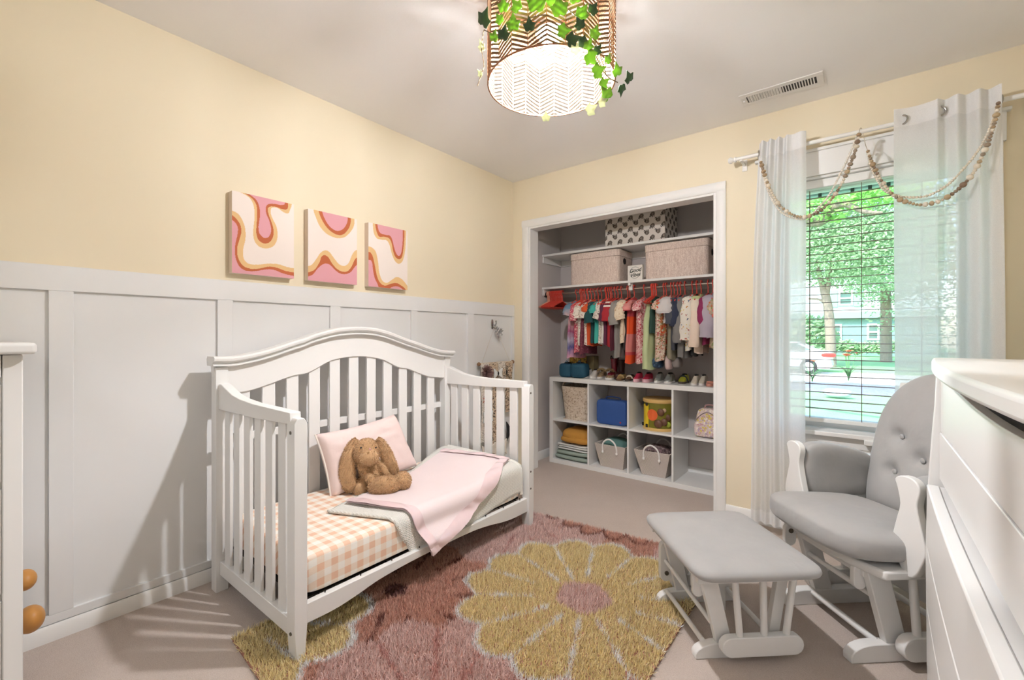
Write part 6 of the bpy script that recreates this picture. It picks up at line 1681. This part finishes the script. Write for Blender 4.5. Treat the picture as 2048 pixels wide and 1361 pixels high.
garment(1279, 727, fl('red_floral', '#D9A6A4', ['#B23A4C', '#C9626E', '#EBD3CC', '#A82F42'], 75, 0.5), 'long red and pink floral dress', 'dress', name='toddler_dress', sl=0.05, th=0.034, flare=1.1)
garment(1295, 739, plain('pale_green', '#C5D2A2', 0.04), 'long pale green dress, lowest hem on the rod', 'dress', name='toddler_dress', sl=0.0, straps=True, flare=1.2, th=0.028)
garment(1304, 668, plain('forest', '#2F4A40'), 'short forest green vest right of the pale green dress', 'top', sl=0.0, straps=True)
garment(1319, 722, fl('romper', '#D8C0AC', ['#A9464C', '#7E8C62', '#E9DCCB', '#B8764E'], 70, 0.48), 'floral romper in red, green and cream', 'romper', name='floral_romper', sl=0.05, th=0.034, flare=1.15)
garment(1324, 700, fl('orange_floral', '#C77A4A', ['#7E8C62', '#D9482F', '#E7D6C2'], 60, 0.5), 'orange and green floral top behind the romper', 'top', sl=0.04)
garment(1334, 646, plain('pale_grey', '#CFCAC8', 0.03), 'pale grey fleece with a wide rolled sleeve', 'top', sl=0.08, slw=0.060, th=0.03)
garment(1340, 720, plain('khaki', '#8C8672'), 'khaki trousers below the pale grey fleece', 'trousers', name='toddler_trousers', sl=0.0, hw=0.10)
garment(1347, 700, plain('slate', '#4A4C54'), 'dark slate top right of the pale grey fleece', 'top', sl=0.16)
garment(1353, 690, plain('navy', '#2C3246'), 'navy top squeezed beside the grey cardigan', 'top', sl=0.18)
garment(1362, 716, plain('mid_grey', '#7B7977'), 'long mid grey cardigan', 'cardigan', name='grey_cardigan', sl=0.30, slw=0.034, th=0.03)
garment(1377, 701, fl('animal_print', '#E6E0D4', ['#C9893A', '#4C5E7E', '#A8504A', '#D9C24A'], 45, 0.26), 'white pyjama top printed with coloured animals', 'top', sl=0.28, slw=0.044, th=0.036)
garment(1386, 712, plain('black', '#242526'), 'black garment below the animal print pyjama', 'trousers', name='toddler_trousers', sl=0.0, hw=0.10)
garment(1395, 707, bands('cream_pink', [(0.0, '#D9A99A'), (0.10, '#E9D6C4'), (0.7, '#E6D9C6'), (0.86, '#C9D29A')], -0.60, -0.06), 'cream long sleeved top with a pale green shoulder', 'top', sl=0.33, slw=0.038, th=0.03)
garment(1409, 690, plain('magenta', '#8E2F5A'), 'magenta long sleeved top', 'top', sl=0.18)
garment(1419, 676, plain('lavender', '#B4ABB8', 0.03), 'lavender grey long sleeved top near the right jamb', 'top', sl=0.26, slw=0.050, th=0.03)
garment(1428, 697, fl('meadow', '#B9A48E', ['#8C9A5A', '#C9744A', '#D9C2A0'], 60, 0.45), 'tan floral dress with a green hem at the right jamb', 'dress', name='toddler_dress', sl=0.1, flare=1.15)
garment(1437, 706, plain('coral_end', '#D9756A'), 'coral top half hidden by the right jamb', 'top', sl=0.12)

for px in (1161, 1165, 1168, 1176, 1183, 1213, 1217, 1224, 1230, 1303, 1306, 1309, 1312):
    hanger(atY(px, 585, CRY).x, m_redh, 'empty red hanger squeezed between clothes on the closet rod', 'red hangers squeezed between the clothes', rnh.uniform(-0.05, 0.05))

# ---------------------------------------------------------------- on top of the cube shelf: shoes, boots, boxes
KT = KZ + 0.0005
def shoe(label, pxl, pxr, pyb, up, sole, ln=0.135, h=0.062, toe=1.0, opening=True, strap=None, name='shoe', cat='shoe', group='shoes on the cube shelf', yaw=0.0, inner=None, soleh=0.016, w=None):
    a = atZ(pxl, pyb, KZ); b = atZ(pxr, pyb, KZ)
    y = max(KY0 + 0.012, (a.y + b.y) / 2); x = (a.x + b.x) / 2; ww = w or min(0.068, max(0.045, abs(b.x - a.x) * 1.02))
    t = thing(name, label, cat, (x, y, KT), yaw, group); L = dict(parent=t, local=True)
    hw = ww / 2
    W_ = lambda s: hw * (0.35 + 0.65 * math.sqrt(max(0, 1 - (1 - min(1, s/0.30))**2))) * (1 - 0.18*math.exp(-((s - 0.62)/0.18)**2)) * (1 - 0.45*smooth(0.90, 1.0, s))
    Hh = lambda s: h * (0.30 + 0.22*smooth(0.0, 0.22, s) + 0.48*smooth(0.2, 0.62, s))
    ol = [(W_(i/14), ln*i/14) for i in range(15)] + [(-W_(i/14), ln*i/14) for i in range(14, -1, -1)]
    MB().prism(ol, XY, 0.0, soleh).build('sole', sole, bevel=0.002, **L)
    def fn(u, v):
        s = v; a_ = PI * u; c_, s_ = math.cos(a_), math.sin(a_)
        return (0.97*W_(s) * math.copysign(abs(c_)**0.6, c_), ln * (0.012 + 0.976*s), soleh*0.8 + (Hh(s) - soleh*0.8) * abs(s_)**0.7)
    m = MB().grid(fn, 18, 22); n = 19
    m.f.append(tuple(range(n - 1, -1, -1))); m.f.append(tuple(22*n + i for i in range(n)))
    m.build('upper', up, smooth=60, **L)
    if opening:
        MB().sell((0, ln*0.70, h*0.97), (hw*0.62, ln*0.24, h*0.10), 0.9, 1, 18, 8).build('opening', inner or m_hole_shade, **L)  # dark ellipsoid painted as the shade inside the shoe
    if strap is not None:
        MB().tube([(0.99*W_(0.42)*math.cos(PI*i/10), ln*0.42, soleh + (Hh(0.42) - soleh + 0.003)*math.sin(PI*i/10)) for i in range(11)], 0.005, 6, flat=1.8).build('strap', strap, **L)
    return t
def cl(n, c, r=0.6, **k): return mat('shoe_' + n, c, r, **k)
wsole = cl('white_sole', '#E8E4DF'); dsole = cl('dark_sole', '#4A3F38')
m_tb = mat('dark_teal_padded', '#1F5068', 0.7, var=0.08, vscale=14, bump=0.3, bscale=30, bdist=0.006)
def padded_boot(label, px0, px1, py0, py1, yb):
    a = atZ(px0, py0, KZ); b = atZ(px1, py0, KZ); x0, x1 = a.x, atY(px1, py0, yb).x; x0 = atY(px0, py0, yb).x
    h = atY((px0 + px1)/2, py1, yb).z - KZ; w = (x1 - x0) / 2
    t = thing('padded_boot', label, 'boot', ((x0+x1)/2, yb + 0.06, KT), 0, 'dark teal padded boots')
    MB().sell(((x0+x1)/2, yb + 0.065, KT + h*0.46), (w, 0.066, h*0.46), 0.45, 0.6, 32, 18).build('boot_body', m_tb, t, smooth=70)
    MB().sell(((x0+x1)/2, yb + 0.075, KT + h*0.93), (w*0.55, 0.030, h*0.05), 1, 1, 18, 8).build('opening', m_hole_shade, t)  # dark cap painted as the shade inside the boot
    MB().tube([((x0+x1)/2 + 0.012*math.cos(PI*i/8), yb + 0.055, KT + h*0.90 + 0.022*math.sin(PI*i/8)) for i in range(9)], 0.004, 6).build('pull_loop', m_tb, t)
padded_boot('dark teal padded boot at the left end of the cube shelf top', 1115, 1139, 756, 725, KY0 + 0.015)
padded_boot('larger dark teal padded boot beside the white sneakers', 1137, 1168, 757, 725, KY0 + 0.022)
m_ybox = mat_floral('yellow_print_card', '#B9983E', ['#6A5A32', '#D9C070', '#8C3E30'], 45, 0.5); m_kbox = mat('khaki_card', '#7E7250', 0.8, var=0.1, vscale=10)
qa = atY(1139, 735, 3.60); qb = atY(1172, 735, 3.60)
tag(MB().box((qa.x, 3.60, KT), (qb.x, 3.70, atY(1150, 713, 3.60).z)).build('printed_box', m_ybox, bevel=0.003), 'yellow printed box standing behind the teal padded boots', 'box')
qc = atY(1187, 735, 3.60)
tag(MB().box((qb.x + 0.004, 3.605, KT), (qc.x, 3.70, atY(1180, 713, 3.605).z)).build('khaki_box', m_kbox, bevel=0.003), 'dull khaki box beside the yellow printed box', 'box')
wup = cl('white_leather', '#D8D2CB', 0.5)
shoe('left one of the white sneakers beside the teal boots', 1161, 1173, 757, wup, wsole, h=0.075); shoe('right one of the white sneakers beside the teal boots', 1174, 1190, 758, wup, wsole, h=0.075)
m_leoS = mat_floral('shoe_leopard', '#B59A78', ['#3A2A22', '#7A5A40'], 110, 0.45)
shoe('left fuzzy leopard slipper with a white sole', 1190, 1203, 758, m_leoS, wsole, h=0.066); shoe('right fuzzy leopard slipper with a white sole', 1205, 1225, 760, m_leoS, wsole, h=0.066)
fz = MB(); rn = random.Random(6); m_fuzz = mat('tan_fuzz', '#A48B62', 0.95)
for (x_, y_) in ((-1.780, 3.50), (-1.700, 3.50)):
    for _ in range(500):
        d = Vector((rn.gauss(0, 1), rn.gauss(0, 1), abs(rn.gauss(0, 1)))).normalized(); c = Vector((x_, y_, KT + 0.064)); p = c + Vector((d.x*0.026, d.y*0.045, d.z*0.018)); t1 = d.orthogonal().normalized()*0.0012
        fz.add([p - t1, p + t1, p + d*0.014], [(0, 1, 2)])
tag(fz.build('slipper_fuzz', m_fuzz, smooth=0, weld=False), 'tan fluff on the leopard slippers', 'fluff', kind='stuff')
m_burg = mat('burgundy_rubber', '#6E1A26', 0.15, coat=0.4); m_dbr = mat('dark_brown_leather', '#3A1A14', 0.45)
def rain_boot(label, px, py_top, mm, loops, yb, ln=0.15):
    q = atY(px, 735, yb); h = atY(px, py_top, yb).z - KZ
    t = thing('rain_boot', label, 'boot', (q.x, yb, KT), 0, 'tall boots on the cube shelf'); L = dict(parent=t, local=True)
    MB().lathe([(0.028, 0.02), (0.030, h*0.5), (0.036, h*0.92), (0.038, h), (0.034, h), (0.030, h*0.8)], (0, 0.05, 0), 22, None, 0.86, 1.1).build('shaft', mm, smooth=60, **L)
    MB().sell((0, 0.015, 0.030), (0.032, 0.075, 0.032), 0.7, 0.8, 24, 12).build('foot', mm, smooth=60, **L)
    MB().sell((0, 0.018, 0.006), (0.034, 0.080, 0.007), 0.4, 0.8, 24, 8).build('sole', dsole, **L)
    if loops:
        for s_ in (-1, 1): MB().tube([(s_*0.030, 0.05 + 0.014*math.cos(PI*i/8), h - 0.004 + 0.026*math.sin(PI*i/8)) for i in range(9)], 0.004, 6).build('pull_loop', m_dbr, **L)
rain_boot('shiny burgundy rain boot with pull loops', 1224, 718, m_burg, True, 3.53); rain_boot('dark brown boot just right of the burgundy rain boot', 1238, 721, m_dbr, False, 3.54)
gold = cl('gold_leather', '#B79B6A', 0.3, metal=0.4); brn = cl('brown_footbed', '#6E4E36')
shoe('left gold sandal with a shiny toe', 1228, 1243, 762, gold, brn, h=0.05, strap=gold); shoe('right sandal with a cream strap beside the gold toe', 1246, 1260, 763, brn, dsole, h=0.045, strap=cl('cream_strap', '#D9CDB8'))
pk = cl('raspberry_knit', '#B92E4C'); pks = cl('pale_pink_toe', '#E6B5BC')
shoe('left raspberry pink sneaker with a pale toe', 1262, 1276, 765, pk, pks, h=0.072, soleh=0.026); shoe('right raspberry pink sneaker with a pale toe', 1280, 1297, 766, pk, pks, h=0.072, soleh=0.026)
sil = cl('silver_metallic', '#C6C8C2', 0.25, metal=0.6)
shoe('left silver metallic shoe', 1304, 1319, 767, sil, wsole, h=0.076); shoe('right silver metallic shoe', 1323, 1342, 768, sil, wsole, h=0.076)
lime = cl('lime_toe', '#A3A233'); nav = cl('navy_mesh', '#26323E')
shoe('lime toed navy sneaker turned sideways right of the silver pair', 1352, 1371, 768, lime, dsole, h=0.068, strap=nav); 
shoe('left small cream canvas shoe near the right jamb', 1379, 1392, 772, cl('cream_canvas', '#CFC7B6'), wsole, h=0.074); shoe('right small cream canvas shoe near the right jamb', 1395, 1407, 772, cl('cream_canvas', '#CFC7B6'), wsole, h=0.074)
pch = cl('peach_foam', '#C98A76')
shoe('peach slide sandal at the right end of the cube shelf', 1408, 1427, 774, pch, pch, h=0.030, opening=False, strap=pch, soleh=0.022); shoe('second peach slide sandal half behind the right jamb', 1429, 1441, 776, pch, pch, h=0.030, opening=False, strap=pch, soleh=0.022)
# small things hanging under the clothes
def dangle(label, px, py0, py1, w, mm, nm, cat, y=3.40):
    a = atY(px, py0, y); b = atY(px, py1, y)
    o = MB().sell((a.x, y + 0.02, (a.z + b.z)/2), (w, 0.05, (a.z - b.z)/2), 0.6, 0.6, 22, 14, None, lambda p: p * (1 + 0.12*mnoise.noise(p*20))).build(nm, mm, smooth=70)
    tag(o, label, cat)
dangle('denim shorts hanging below the floral romper', 1314, 716, 737, 0.036, mat_floral('faded_denim', '#2F4660', ['#4A6580', '#24364C'], 60, 0.5), 'denim_shorts', 'shorts')
dangle('pale pink mitten hanging below the khaki trousers', 1336, 712, 740, 0.022, plain('pale_pink', '#CDB7B4'), 'mitten', 'mitten')
dangle('grey knitted hat hanging right of the pale pink mitten', 1352, 716, 736, 0.034, plain('knit_grey', '#8E8682'), 'knitted_hat', 'hat', 3.44)
